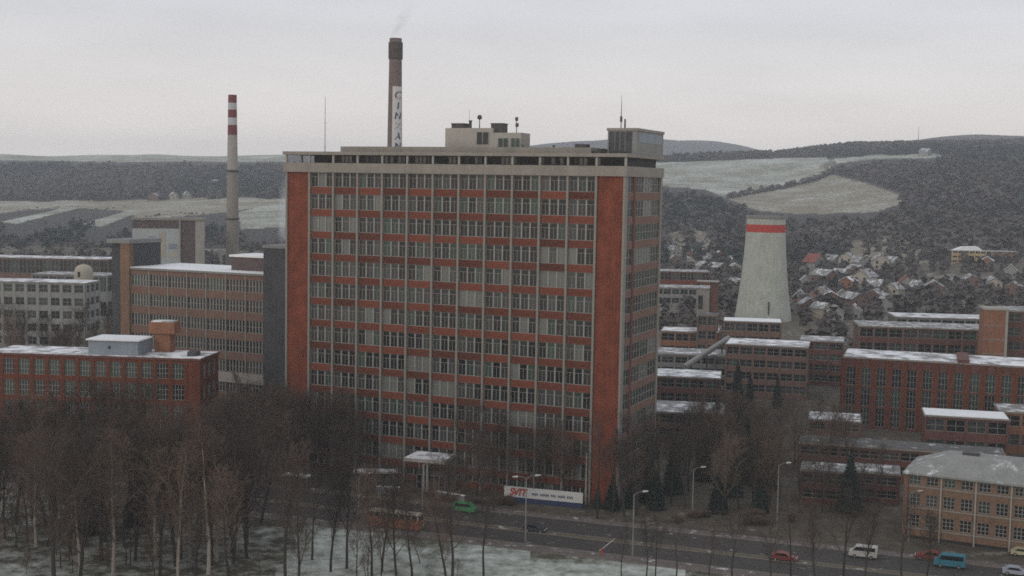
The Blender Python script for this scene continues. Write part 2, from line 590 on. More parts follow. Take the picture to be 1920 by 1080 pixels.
ca.data.foreach_set('color', cov.ravel())
gm.polygons.foreach_set('use_smooth', [True] * len(gm.polygons))


def ground_material():
    m = bpy.data.materials.new('ground_cover')
    m.use_nodes = True
    n, l = m.node_tree.nodes, m.node_tree.links
    b = n['Principled BSDF']
    b.inputs['Roughness'].default_value = 0.95
    b.inputs['Specular IOR Level'].default_value = 0.1
    at = n.new('ShaderNodeAttribute')
    at.attribute_name = 'cover'
    geo = n.new('ShaderNodeNewGeometry')

    def noise(sc, det):
        t = n.new('ShaderNodeTexNoise')
        t.inputs['Scale'].default_value = sc
        t.inputs['Detail'].default_value = det
        t.inputs['Roughness'].default_value = 0.7
        l.new(geo.outputs['Position'], t.inputs['Vector'])
        return t.outputs[0]
    big, small = noise(0.012, 8), noise(0.28, 6)
    var = n.new('ShaderNodeMapRange')
    var.inputs['From Min'].default_value = 0.3
    var.inputs['From Max'].default_value = 0.7
    var.inputs['To Min'].default_value = 0.6
    var.inputs['To Max'].default_value = 1.4
    l.new(small, var.inputs['Value'])
    sc = n.new('ShaderNodeVectorMath')
    sc.operation = 'SCALE'
    l.new(at.outputs['Color'], sc.inputs[0])
    l.new(var.outputs[0], sc.inputs['Scale'])
    ad = n.new('ShaderNodeMath')
    ad.operation = 'ADD'
    l.new(big, ad.inputs[0])
    l.new(small, ad.inputs[1])
    hv = n.new('ShaderNodeMath')
    hv.operation = 'MULTIPLY_ADD'
    hv.inputs[1].default_value = 0.9
    l.new(at.outputs['Alpha'], hv.inputs[0])
    l.new(ad.outputs[0], hv.inputs[2])
    th = n.new('ShaderNodeMapRange')
    th.inputs['From Min'].default_value = 1.28
    th.inputs['From Max'].default_value = 1.75
    l.new(hv.outputs[0], th.inputs['Value'])
    mx = n.new('ShaderNodeMix')
    mx.data_type = 'RGBA'
    l.new(sc.outputs[0], mx.inputs['A'])
    mx.inputs['B'].default_value = (0.60, 0.63, 0.58, 1)
    l.new(th.outputs[0], mx.inputs['Factor'])
    l.new(mx.outputs['Result'], b.inputs['Base Color'])
    MATS['ground_cover'] = m
    return m


gm.materials.append(ground_material())
gm.update()
tag(obj('ground', gm), 'valley floor rising into snow dusted fields and hills', kind='structure')

# ---------------------------------------------------------------- road, kerbs, footways
ur = Vector((math.cos(ROAD_A), -math.sin(ROAD_A), 0))
vr = Vector((math.sin(ROAD_A), math.cos(ROAD_A), 0))
RO = Vector((0, 229, 0))


def rp(s, v, z=0.0):
    return RO + ur * s + vr * v + Vector((0, 0, z))


def strip(name, v0, v1, z0, z1, material, label, s0=-190, s1=190, seg=2):
    b = MB().box(s0, s1, v0, v1, z0, z1)
    return tag(obj(name, b.mesh(name, material), None, RO, -ROAD_A), label, kind='structure')


strip('footway', -3.6, -0.35, -0.2, 0.12, 'paving', 'brown footway between road and snowy lawn')
strip('kerb', -0.35, 0.0, -0.2, 0.15, 'kerb', 'kerb on the park side of the road')
strip('road', 0.0, 7.6, -0.2, 0.012, 'asphalt', 'near carriageway of the wide road')
strip('median_kerb', 7.6, 7.85, -0.2, 0.14, 'kerb', 'near kerb of the narrow central strip')
strip('median', 7.85, 9.4, -0.2, 0.13, 'verge', 'narrow grassy strip between the two carriageways')
strip('median_kerb', 9.4, 9.65, -0.2, 0.14, 'kerb', 'far kerb of the narrow central strip')
strip('road', 9.65, 19.0, -0.2, 0.012, 'asphalt', 'far carriageway of the wide road')
strip('kerb', 19.0, 19.3, -0.2, 0.15, 'kerb', 'kerb on the office tower side of the road')
strip('footway', 19.3, 21.8, -0.2, 0.12, 'paving', 'footway in front of the office tower grounds')
strip('footway_edge', -3.8, -3.6, -0.2, 0.16, 'kerb', 'pale edging of the footway by the lawn')
# ---------------------------------------------------------------- the office tower block
TH = 23.49781
BAY, FH, NB = 6.15, 4.9359, 13
ZB1 = 63.053                                               # middle of the topmost red spandrel
Z_CORN = 67.05
DEP = 24.4
T = thing('office_tower', 'huge red brick office slab with pale concrete ribs and many window rows', 'office building',
          (-51.002, 288.266, 0), RZ(TH))
LT = BAY * NB
obj('wall', MB().box(0.45, LT - 0.45, 0.45, DEP, 0, 68.9).mesh('wall', 'interior'), T)
obj('rear_wall', MB().box(0.0, LT, DEP, DEP + 0.4, 0, 67.0).mesh('rear_wall', 'brick_red'), T)
for x0, x1 in ((0.35, BAY - 0.36), (12 * BAY + 0.36, LT - 0.40)):
    obj('brick_end', MB().box(x0, x1, 0.0, 0.44, 0, Z_CORN).mesh('brick_end', 'brick_red'), T)
obj('brick_flank', MB().box(0.0, 0.44, 0.36, DEP - 0.01, 0, Z_CORN).mesh('brick_flank', 'brick_red'), T)
for k in range(NB + 1):
    w = 0.44 if 0 < k < NB else 0.42
    x = k * BAY + (0.2 if k == 0 else (-0.15 if k == NB else 0))
    boxpart('pilaster', T, (w, 0.85, Z_CORN - 0.002), (x, -0.40, 0), 'concrete')
BH = 1.5
WH = FH - BH
NFL = 14
pw = (BAY - 0.62 - 0.2 - 2 * 0.34) / 3
pane_me = {g: MB().box(-pw / 2, pw / 2, 0, 0.03, 0, WH - 0.24).mesh('pane', g) for g in ('glass_dark', 'glass_grey', 'glass_green', 'glass_curtain')}


def tower_window_mesh():
    b = MB()
    W = BAY - 0.62
    b.box(-W / 2, W / 2, 0.0, 0.2, 0, 0.12)
    b.box(-W / 2, W / 2, 0.0, 0.2, WH - 0.12, WH)
    for x in (-W / 2 + 0.05, W / 2 - 0.05):
        b.box(x - 0.05, x + 0.05, 0.004, 0.19, 0.12, WH - 0.12)
    for i in (1, 2):
        x = -W / 2 + 0.1 + i * pw + (i - 0.5) * 0.34
        b.box(x - 0.17, x + 0.17, -0.03, 0.19, 0.12, WH - 0.12)
    for i in range(3):
        x = -W / 2 + 0.1 + pw / 2 + i * (pw + 0.34)
        b.box(x - pw / 2, x + pw / 2, 0.05, 0.11, 2.35, 2.43)
        b.box(x - 0.045, x + 0.045, 0.05, 0.11, 0.12, 2.35)
    return b.mesh('window', 'frame_white')


tw_me = tower_window_mesh()
bare_panes = MB()
for fl in range(NFL):
    zb = ZB1 - fl * FH - BH / 2
    if zb < 0:
        zb = 0.05
    for i in range(1, 12):
        xc = (i + 0.5) * BAY
        boxpart('spandrel', T, (BAY - 0.62, 0.45, BH), (xc, 0.0, max(zb, 0.02)), 'brick_panel')
        h = WH if fl else (Z_CORN - zb - BH)
        win = obj('window', tw_me, T, (xc, 0.18, zb + BH), scale=None if fl else (1, 1, h / WH))
        r = random.random()
        base = 'glass_curtain' if r < 0.018 else None
        for k in range(3):
            g = base or random.choices(('glass_dark', 'glass_grey', 'glass_green', 'glass_curtain'), (5, 4.0, 2.0, 0.9))[0]
            x = -(BAY - 0.62) / 2 + 0.1 + pw / 2 + k * (pw + 0.34)
            if fl < 9:
                obj('pane', pane_me[g], win, (x, 0.12, 0.12))
            else:
                bare_panes.box(xc + x - pw / 2, xc + x + pw / 2, 0.30, 0.33, zb + BH + 0.12, zb + FH - 0.12, ('glass_dark', 'glass_grey', 'glass_green', 'glass_curtain').index(g))
tag(obj('pane', bare_panes.mesh('pane', ['glass_dark', 'glass_grey', 'glass_green', 'glass_curtain']), T), None, kind='stuff')
# crown: cornice, open gallery, roof slab
obj('cornice', MB().box(-0.5, LT + 0.35, -0.62, DEP + 0.5, Z_CORN, 69.1).mesh('cornice', 'concrete'), T)
obj('gallery_wall', MB().box(5.6, LT - 0.6, 2.6, DEP - 2.5, 69.1, 70.9).mesh('gallery_wall', 'interior'), T)
for k in range(NB + 1):
    boxpart('gallery_column', T, (0.42, 0.42, 1.82), (k * BAY + (0.1 if k == 0 else 0), -0.35, 69.09), 'concrete_pale')
for k in range(4):
    boxpart('gallery_column', T, (0.42, 0.42, 1.82), (0.1, 5.8 + k * BAY, 69.09), 'concrete_pale')
for i in range(2, 12):
    n = 6
    for k in range(n):
        r = random.random()
        if r < 0.55:
            boxpart('gallery_pane', T, (0.72, 0.08, 1.45), (i * BAY + 0.35 + (k + 0.5) * (BAY - 0.4) / n, 2.50, 69.3), 'frame_white' if r < 0.30 else 'glass_grey')
for i in range(24):
    boxpart('gallery_rail_post', T, (0.05, 0.05, 0.5), (0.4 + i * 3.4, -0.5, 69.09), 'metal_dark')
obj('roof', MB().box(-0.6, LT + 0.4, -0.75, DEP + 0.6, 70.9, 71.6).mesh('roof', 'concrete'), T)
obj('parapet', MB().box(12.4, 71.5, 2.6, DEP - 2, 71.6, 72.85).mesh('parapet', 'concrete'), T)
# machine house on the roof
rh = obj('machine_house', MB().box(35.6, 53.6, 8, 13, 71.6, 76.1).box(35.6, 47.0, 8.01, 12.9, 76.1, 77.1).mesh('machine_house', 'concrete_pale'), T)
for x0, x1, z0, z1, g in ((43.3, 46.0, 73.6, 76.2, 'glass_grey'), (48.4, 50.6, 73.0, 74.9, 'glass_green'), (51.4, 53.3, 72.9, 74.9, 'glass_green')):
    b = MB()
    b.box(x0, x1, 7.93, 8.05, z0, z1, 1)
    b.box(x0 - 0.15, x0, 7.9, 8.04, z0, z1, 0).box(x1, x1 + 0.15, 7.9, 8.04, z0, z1, 0).box((x0 + x1) / 2 - .08, (x0 + x1) / 2 + .08, 7.9, 8.02, z0, z1, 0)
    obj('window', b.mesh('window', ['frame_white', g]), rh)
for x0, x1 in ((36.6, 39.6), (46.1, 48.7)):
    b = MB().box(x0, x1, 9, 12, 77.1 if x0 < 40 else 76.1, 78.0)
    b.box(x0 - 0.12, x1 + 0.12, 8.9, 12.1, 78.0, 78.2)
    obj('fan_unit', b.mesh('fan_unit', 'metal_dark'), rh)
obj('vent_stack', MB().lathe([(0.32, 77.1), (0.32, 78.6), (0.42, 78.62), (0.42, 78.85)], 10, 0, 40.7, 10).mesh('vent_stack', 'metal_dark'), rh)
obj('horn_mast', MB().tube([(42.9, 10, 77.1), (42.9, 10, 79.2)], [0.12, 0.1]).lathe([(0.15, 79.0), (0.5, 79.2), (0.55, 79.6), (0.3, 80.0)], 10, 0, 42.9, 10).mesh('horn_mast', 'metal_dark'), rh)
obj('horn_mast', MB().tube([(51.7, 10, 76.1), (51.7, 10, 79.4)], [0.1, 0.09]).box(51.4, 51.95, 9.8, 10.2, 78.7, 79.5).box(51.5, 52.1, 9.8, 10.2, 77.4, 78.2).mesh('horn_mast', 'metal_dark'), rh)
obj('aerial', MB().tube([(40.4, 10, 77), (40.4, 10, 81.2)], [0.06, 0.03], 5).mesh('aerial', 'metal_grey'), rh)
obj('duct_box', MB().box(67.4, 70.0, 4, 6, 72.85, 73.6).mesh('duct_box', 'metal_dark'), T)
for k in range(9):
    boxpart('roof_vent', T, (random.uniform(.25, .5), 0.4, random.uniform(0.35, 0.8)), (71 + k * 0.3 if k < 6 else 14 + k * 7, 2.5 + random.random(), 71.6 if k < 6 else 72.85), 'metal_dark')
# stair tower at the right end
st = obj('stair_tower', MB().box(73.8, LT + 0.1, 6.15, DEP + 0.2, 71.6, 76.4).mesh('stair_tower', 'concrete_grey'), T)
obj('tower_coping', MB().box(73.6, LT + 0.3, 5.95, DEP + 0.4, 76.4, 76.95).mesh('tower_coping', 'concrete'), st)
obj('glazed_screen', MB().box(74.1, 79.0, 6.02, 6.18, 71.9, 76.2).mesh('glazed_screen', 'dark_cladding'), st)
for x in (75.4, 76.5, 77.6):
    obj('screen_bar', MB().box(x - .05, x + .05, 5.98, 6.03, 72.3, 76.2).mesh('screen_bar', 'metal_grey'), st)
obj('flank_panel', MB().box(LT + 0.08, LT + 0.16, 7.2, DEP - 1.0, 74.1, 76.1).mesh('flank_panel', 'blue_grey'), st)
obj('roof_mast', MB().tube([(75.3, 10, 76.9), (75.3, 10, 79.5), (75.3, 10, 84)], [0.12, 0.1, 0.03]).box(75.1, 75.5, 9.8, 10.2, 78.4, 79.5).box(76.0, 76.3, 9.9, 10.1, 76.9, 79.0).mesh('roof_mast', 'metal_dark'), st)
# right flank: brick return and glazed stair bays
obj('flank_pier', MB().box(LT - 0.44, LT + 0.02, 0.46, 1.5, 0, Z_CORN - 0.01).mesh('flank_pier', 'concrete_grey'), T)
obj('flank_pier', MB().box(LT - 0.44, LT + 0.05, 5.3, 6.6, 0, Z_CORN - 0.01).mesh('flank_pier', 'brick_dark'), T)
obj('flank_pier', MB().box(LT - 0.44, LT + 0.10, DEP - 0.8, DEP + 0.45, 0, Z_CORN - 0.01).mesh('flank_pier', 'concrete'), T)
for fl in range(NFL):
    zb = max(ZB1 - fl * FH - BH / 2, 0.03)
    boxpart('flank_spandrel', T, (3.9, 0.4, BH), (LT - 0.05, 3.4, zb), 'brick_brown', math.radians(90))
    boxpart('flank_spandrel', T, (DEP - 7.3, 0.4, BH), (LT + 0.0, 6.6 + (DEP - 7.3) / 2, zb), 'brick_brown', math.radians(90))
    obj('flank_window', window_mesh(3.9, WH, 2, 2, 'glass_grey', 'concrete_grey'), T, (LT - 0.18, 3.4, zb + BH), math.radians(90))
    for k in range(3):
        w = (DEP - 7.3) / 3
        obj('flank_window', window_mesh(w, WH, 3, 2, random.choice(('glass_green', 'glass_grey', 'glass_curtain')), 'frame_white'), T, (LT - 0.15, 6.6 + w * (k + 0.5), zb + BH), math.radians(90))

# entrance canopies and sign in front of the tower
Tm = T.matrix_basis


def tl(x, y, z=0.0):
    return Tm @ Vector((x, y, z))


E1 = thing('entrance_canopy', 'square snow topped entrance canopy on slim posts before the office slab', 'canopy', tl(40.2, -6.2), RZ(TH - 6))
obj('slab', MB().box(-4.6, 4.6, -3.6, 3.6, 6.9, 7.6).mesh('slab', 'concrete_pale'), E1)
obj('snow_cover', MB().box(-4.4, 4.4, -3.4, 3.4, 7.58, 7.72).mesh('snow_cover', 'roof_snow'), E1)
for x, y in ((-0.4, -2.9), (0.4, -2.9), (-3.6, 2.8), (3.6, 2.8)):
    boxpart('post', E1, (0.35, 0.35, 6.92), (x, y, 0), 'concrete_pale')
obj('porch', MB().box(-2.6, 3.9, -1.0, 3.4, 0, 4.6).mesh('porch', 'dark_cladding'), E1)
for k in range(5):
    obj('window', window_mesh(1.2, 3.2, 1, 2, 'glass_dark', 'metal_grey'), E1, (-2.0 + k * 1.28, -1.14, 0.6))
E2 = thing('side_canopy', 'long low snow edged canopy left of the square entrance canopy', 'canopy', tl(28.0, -8.0), RZ(TH - 26))
obj('slab', MB().box(-4.8, 4.8, -1.2, 1.2, 3.2, 3.6).mesh('slab', 'concrete_pale'), E2)
obj('snow_cover', MB().box(-4.7, 4.7, -1.1, 1.1, 3.58, 3.7).mesh('snow_cover', 'roof_snow'), E2)
for x in (-4, 0, 4):
    boxpart('post', E2, (0.25, 0.25, 3.22), (x, -0.9, 0), 'metal_grey')
obj('rear_screen', MB().box(-4.6, 4.6, 1.05, 1.15, 0, 3.2).mesh('rear_screen', 'dark_cladding'), E2)
for i, (x, y, L, lab) in enumerate(((33.5, -12.5, 5.0, 'low blue grey garden wall left of the entrance path'), (47.5, -11.5, 7.0, 'low dark garden wall right of the entrance path'))):
    G = thing('garden_wall', lab, 'wall', tl(x, y), RZ(TH - 18 + i * 26))
    obj('wall', MB().box(-L / 2, L / 2, 0, 0.4, 0, 1.5).mesh('wall', 'blue_grey' if i == 0 else 'concrete_grey'), G)
    obj('coping', MB().box(-L / 2 - .1, L / 2 + .1, -.1, .5, 1.5, 1.65).mesh('coping', 'snow'), G)

pL, pR = gz(945, 940), gz(1092, 954)
sg_rz = math.atan2(pR.y - pL.y, pR.x - pL.x)
SL = (pR - pL).length
S = thing('billboard', 'long white sign board with red letters standing before the office slab', 'sign', pL, sg_rz)
obj('panel', MB().box(0, SL, 0, 0.35, 1.1, 3.2).mesh('panel', 'paint_white'), S)
obj('base_box', MB().box(0.1, SL - 0.1, 0.04, 0.31, 0.0, 1.1).mesh('base_box', 'letter_navy'), S)


def text_obj(body, size, material, parent, loc, rot, name='lettering', bold=0.03, shear=0.0, extrude=0.02):
    cu = bpy.data.curves.new('lettering_curve', 'FONT')
    cu.body = body
    cu.size = size
    cu.extrude = extrude
    cu.offset = bold
    cu.shear = shear
    cu.align_x = 'CENTER'
    tmp = bpy.data.objects.new('tmp', cu)
    COL.objects.link(tmp)
    dg = bpy.context.evaluated_depsgraph_get()
    me = bpy.data.meshes.new_from_object(tmp.evaluated_get(dg))
    bpy.data.objects.remove(tmp)
    me.materials.clear()
    me.materials.append(MATS[material])
    o = obj(name, me, parent, loc)
    o.rotation_euler = rot
    return o


for k, ch in enumerate('SVIT'):
    text_obj(ch, 2.0, 'paint_red', S, (1.6 + k * 0.85, -0.03, 1.55), (math.pi / 2, 0, 0), bold=0.06, shear=0.2, name='letter')
x = 6.0
marks = MB()
for wlen in (6, 9, 5, 7, 6):
    for k in range(wlen):
        marks.box(x, x + 0.13, -0.03, 0.0, 1.75 + 0.1 * (k % 3 == 1), 2.35 - 0.12 * (k % 2))
        x += 0.225
    x += 0.32
obj('small_print', marks.mesh('small_print', 'letter_navy'), S)

# ---------------------------------------------------------------- buildings left of the tower
# tall framed factory block behind
A = thing('factory_block', 'tall brick factory block with pale window grid and snow roof left of the office slab', 'factory',
          (-98.6, 330.0, 0), RZ(23.5))
LA = 41.5
core(A, LA, 20, 0, 41.6, 'interior')
facade(A, (0, 0), 0, LA, 0.0, 8, 5.05, 7, 'brick_brown', band=2.0, pier=0.35, nv=6, nh=2, pier_mat='concrete', glasses=('glass_dark', 'glass_grey', 'glass_green'), weights=(9, 2, 1), mull=0.30, top=1.2)
flat_roof(A, LA, 20, 41.6, 'snow', 'concrete_grey', over=0.4, th=0.5, lip=0.1)
obj('flank_wall', MB().box(-0.02, 0.3, 0.32, 20, 0, 41.59).mesh('flank_wall', 'brick_brown'), A)
ta = obj('corner_tower', MB().box(-7.0, -0.05, 1.0, 12, 0, 48.19).mesh('corner_tower', 'dark_cladding'), A)
obj('brick_corner', MB().box(-2.9, 0.0, -0.6, 0.95, 0, 48.2).mesh('brick_corner', 'brick_tan'), A)
obj('tower_coping', MB().box(-7.2, 0.2, -0.8, 12.2, 48.2, 49.2).mesh('tower_coping', 'concrete_grey'), ta)
tb = obj('lift_tower', MB().box(LA + 0.05, LA + 8.0, -1.0, 12, 0, 48.6).mesh('lift_tower', 'dark_cladding'), A)
obj('tower_coping', MB().box(LA - 0.1, LA + 8.2, -1.2, 12.2, 48.6, 49.3).mesh('tower_coping', 'concrete_grey'), tb)
pb = obj('roof_house', MB().box(27, LA - 0.05, 6, 16, 42.0, 45.6).mesh('roof_house', 'brown_cladding'), A)
obj('snow_cover', MB().box(26.6, LA - 0.04, 5.6, 16.4, 45.6, 46.1).mesh('snow_cover', 'snow'), pb)

obj('pale_band', MB().box(20, LA - 0.1, -0.30, 0.2, 14.5, 17.0).mesh('pale_band', 'concrete_pale'), A)

# red factory with snowy roof in the left foreground
B = thing('red_workshop', 'red brick workshop with snowy flat roof behind the left grove', 'factory', (-117.0, 284.0, 0), RZ(6))
LB = 49.0
core(B, LB, 12, 0, 24.6, 'interior')
facade(B, (0, 0), 0, LB, 1.0, 5, 4.7, 12, 'brick_workshop', band=1.25, pier=0.9, nv=4, nh=3, glasses=('glass_green', 'glass_grey', 'glass_dark'), weights=(5, 4, 3), mull=0.12, end=3.2, top=0.7)
facade(B, (LB, 0), math.radians(90), 12, 1.0, 5, 4.7, 3, 'brick_workshop', band=1.25, pier=0.9, nv=4, nh=3, glasses=('glass_green', 'glass_grey', 'glass_dark'), weights=(5, 4, 3), mull=0.12, end=1.2, top=0.7)
flat_roof(B, LB, 12, 25.2, 'roof_snow', 'brick_dark', over=0.3, th=0.5)
ph = obj('roof_house', MB().box(23.0, 34.5, 1.0, 9.0, 25.7, 29.0).mesh('roof_house', 'blue_grey'), B)
obj('snow_cover', MB().box(22.6, 34.9, 0.6, 9.4, 29.0, 29.3).mesh('snow_cover', 'snow'), ph)
obj('porthole', MB().box(27.6, 28.2, 0.93, 1.02, 27.2, 27.8).mesh('porthole', 'interior'), ph)
wt = obj('vent_tower', MB().box(35.4, 39.0, 8.4, 11.6, 25.7, 30.0).mesh('vent_tower', 'brick_orange'), B)
obj('vent_head', MB().box(34.2, 40.2, 7.9, 11.9, 30.0, 32.6).mesh('vent_head', 'brick_orange'), B)
obj('snow_cover', MB().box(34.6, 39.8, 8.2, 11.7, 32.6, 32.8).mesh('snow_cover', 'roof_snow'), wt)
obj('roof_kiosk', MB().box(45, 47, 3, 6, 25.7, 26.8).mesh('roof_kiosk', 'dark_cladding'), B)

# boiler house
p0 = gd(248, 410, 620)
Bo = thing('boiler_house', 'tall pale clad boiler house with brown stripe beside the striped chimney', 'power plant', (p0.x, 620, 0), RZ(-12))
obj('wall', MB().box(0, 22.0, 0, 12, 0, 41.0).mesh('wall', 'pale_cladding'), Bo)
obj('top_band', MB().box(-0.2, 22.2, -0.2, 12.2, 41.0, 44.9).mesh('top_band', 'brown_cladding'), Bo)
obj('roof', MB().box(-0.5, 34.3, -0.5, 12.5, 44.9, 46.0).mesh('roof', 'concrete'), Bo)
obj('brown_bay', MB().box(22.6, 29.6, 0.3, 12, 0, 44.88).mesh('brown_bay', 'brown_cladding'), Bo)
obj('pale_bay', MB().box(29.6, 33.8, 0.1, 12, 0, 44.87).mesh('pale_bay', 'concrete_pale'), Bo)
obj('corner_strip', MB().box(22.0, 22.6, -0.3, 1, 0, 44.86).mesh('corner_strip', 'concrete_pale'), Bo)
for k, (x, z, w, h) in enumerate(((3.0, 30, 3.2, 6), (7.5, 29, 3.0, 8), (12.5, 27, 3, 12), (17.0, 31, 4.0, 2.5), (17.0, 27, 4, 2.5), (4, 23, 5, 3))):
    obj('wall_panel', MB().box(x, x + w, -0.08, 0.05, z, z + h).mesh('wall_panel', 'blue_grey' if k % 2 else 'plaster_cream'), Bo)
for k in range(4):
    boxpart('window', Bo, (2.2, 0.12, 1.4), (4 + k * 5.5, -0.1, 17), 'glass_dark')


def chimney(name, label, X, Y, z_top, r0, r1, bands, cap=None):
    C = thing(name, label, 'chimney', (X, Y, 0))
    for (a, b_, m_) in bands:
        ra = r0 + (r1 - r0) * a / z_top
        rb = r0 + (r1 - r0) * b_ / z_top
        obj('shaft_band', MB().lathe([(ra, a), (rb, b_)], 28, cap=False).mesh('shaft_band', m_, True), C)
    for z in (cap or ()):
        rr = r0 + (r1 - r0) * z[0] / z_top
        obj('gallery_ring', MB().lathe([(rr + .02, z[0]), (rr + z[2], z[0] + 0.2), (rr + z[2], z[0] + z[1]), (rr + .02, z[0] + z[1] + .2)], 28, cap=False).mesh('gallery_ring', z[3]), C)
    obj('flue_mouth', MB().lathe([(r1 * 0.98, z_top - 0.5), (r1 * 0.7, z_top - 0.45)], 28).mesh('flue_mouth', 'interior'), C)
    return C


zt = 107.7
C1 = chimney('striped_chimney', 'tall slender chimney with red and white bands at its top', -142.4, 650, zt, 3.7, 2.1,
             [(0, 69.0, 'concrete'), (69.0, 87.6, 'concrete_pale'), (87.6, 92.6, 'stripe_red'), (92.6, 96.3, 'stripe_white'), (96.3, 100.3, 'stripe_red'), (100.3, 103.7, 'stripe_white'), (103.7, zt, 'stripe_red')],
             [(69.0, 0.9, 0.7, 'metal_dark'), (45, 0.7, 0.6, 'metal_dark')])
C2 = chimney('brick_chimney', 'tallest dark brick chimney with vertical white lettered strip above the office slab', -52.1, 560, 127.2, 4.2, 2.65,
             [(0, 127.2, 'chimney_brick')], [(118.2, 7.2, 0.35, 'chimney_cap')])
LET_A = math.radians(-62)                                  # side of the shaft that carries the lettering


def shaft_r(z):
    return 4.2 + (2.65 - 4.2) * z / 127.2


b = MB()
for k in range(14):
    za, zb_ = 60 + k * 3.32, 60 + (k + 1) * 3.32
    for i in range(12):
        a0 = LET_A - 0.78 + 1.56 * i / 12
        a1 = LET_A - 0.78 + 1.56 * (i + 1) / 12
        q = len(b.v)
        for a, z in ((a0, za), (a1, za), (a1, zb_), (a0, zb_)):
            r = shaft_r(z) + 0.06
            b.v.append((r * math.cos(a), r * math.sin(a), z))
        b.f.append((q, q + 1, q + 2, q + 3))
        b.m.append(0)
obj('white_strip', b.mesh('white_strip', 'paint_white', True), C2)
for k, ch in enumerate('CINZANO'):
    z = 101.2 - k * 4.35
    o = text_obj(ch, 4.6 if k == 0 else 4.0, 'letter_plum' if k == 0 else 'letter_navy', C2, (0, 0, 0), (0, 0, 0), bold=0.10, shear=0.15, name='letter')
    for v in o.data.vertices:                              # wrap the letter round the shaft
        r = shaft_r(z) + 0.10 + v.co.z
        a = LET_A + v.co.x / shaft_r(z)
        v.co = (r * math.cos(a), r * math.sin(a), z + v.co.y)
Ms = thing('lattice_mast', 'thin grey radio mast standing between the two chimneys', 'mast', (-94.2, 640, 0))
obj('pole', MB().tube([(0, 0, 0), (0, 0, 60), (0, 0, 107)], [0.45, 0.3, 0.12]).mesh('pole', 'metal_grey'), Ms)
for z in (70, 82, 94):
    obj('aerial_ring', MB().box(-0.8, 0.8, -0.06, 0.06, z, z + 0.12).box(-0.06, 0.06, -0.8, 0.8, z + .2, z + 0.32).mesh('aerial_ring', 'metal_grey'), Ms)


def simple_block(name, label, cat, left_px, Y, L, D, rz, wall, floors, roof='roof_snow', z_top=None, base=0.0, bays=None, pier=0.5, band=None,
                 glasses=('glass_dark', 'glass_grey', 'glass_green'), nv=2, nh=2, edge='concrete', group=None, side=True, pier_mat=None, pier_out=0.14, mull=0.12, weights=(5, 3, 1), top=0.5):
    p = gd(left_px[0], left_px[1], Y)
    h = (z_top if z_top else p.z) - base
    Bk = thing(name, label, cat, (p.x, Y, base), RZ(rz), group)
    core(Bk, L, D, -1.0, h - 0.4, 'interior')
    fh = (h - 0.4 - top) / floors
    bays = bays or max(2, int(round(L / 4.5)))
    bd = band or fh * 0.42
    facade(Bk, (0, 0), 0, L, 0, floors, fh, bays, wall, band=bd, pier=pier, nv=nv, nh=nh, glasses=glasses, top=top, pier_mat=pier_mat, pier_out=pier_out, mull=mull, weights=weights)
    if side:
        sb = max(1, int(round(D / 5)))
        for rz_, org in ((math.radians(90), (L, 0)), (math.radians(-90), (0, D))):
            facade(Bk, org, rz_, D, 0, floors, fh, sb, wall, band=bd, pier=pier, nv=nv, nh=nh, glasses=glasses, top=top, pier_mat=pier_mat, pier_out=pier_out - 0.01, mull=mull, weights=weights)
    flat_roof(Bk, L, D, h - 0.4, roof, edge)
    return Bk, h


# pale blocks and sheds at the far left
simple_block('pale_block', 'pale three storey works block at the left edge beyond the red workshop', 'factory', (-40, 532), 480, 41, 14, 4, 'plaster_white', 5, z_top=25.6, bays=9, pier=1.2, nv=2)
simple_block('long_shed', 'long dark shed with thin snow line behind the pale works block', 'shed', (-40, 486), 640, 66, 18, 3, 'brick_brown', 2, z_top=24.5, bays=16)
simple_block('low_shed', 'low grey shed right of the pale works block', 'shed', (60, 508), 560, 34, 16, 5, 'concrete_grey', 2, roof='roof_thin_snow', z_top=22.5, bays=9)
simple_block('far_shed', 'small farthest shed under the wooded slope at left', 'shed', (100, 478), 800, 40, 14, 3, 'plaster_cream', 2, z_top=13, bays=9)
pD = gd(157, 515, 505)
D = thing('round_silo', 'short pale round topped silo beside the pale works block', 'silo', (pD.x, 505, 0))
obj('drum', MB().lathe([(3.6, 0), (3.6, 27.5), (3.3, 29.0), (2.4, 30.2), (0.6, 30.8)], 20).mesh('drum', 'plaster_cream', True), D)
obj('hatch', MB().box(-1.2, -0.2, -3.66, -3.0, 26, 28.0).mesh('hatch', 'interior'), D)

# ---------------------------------------------------------------- cooling tower and works right of the tower
CT = thing('cooling_tower', 'pale concrete cooling tower with one red band near its rim', 'cooling tower', (125.7, 637, 0))
prof = []
for k in range(25):
    z = 51.8 * k / 24
    t = z / 51.8
    prof.append((9.5 + 4.6 * (1 - t) ** 1.7, z))


def rad(z):
    return 9.5 + 4.6 * (1 - z / 51.8) ** 1.7


obj('shell', MB().lathe(prof, 40, cap=False).mesh('shell', 'tower_concrete', True), CT)
obj('red_band', MB().lathe([(rad(43.8) + .05, 43.8), (rad(47.6) + .05, 47.6)], 40, cap=False).mesh('red_band', 'paint_red', True), CT)
obj('rim', MB().lathe([(9.55, 50.6), (10.0, 50.7), (10.0, 51.9), (9.0, 52.0), (8.9, 50)], 40, cap=False).mesh('rim', 'concrete_grey'), CT)
obj('fill_deck', MB().lathe([(9.0, 47.0), (8.0, 47.1)], 40).mesh('fill_deck', 'interior'), CT)
obj('ladder', MB().box(-0.3, 0.3, -13.6, -13.2, 0, 10).mesh('ladder', 'metal_dark'), CT)

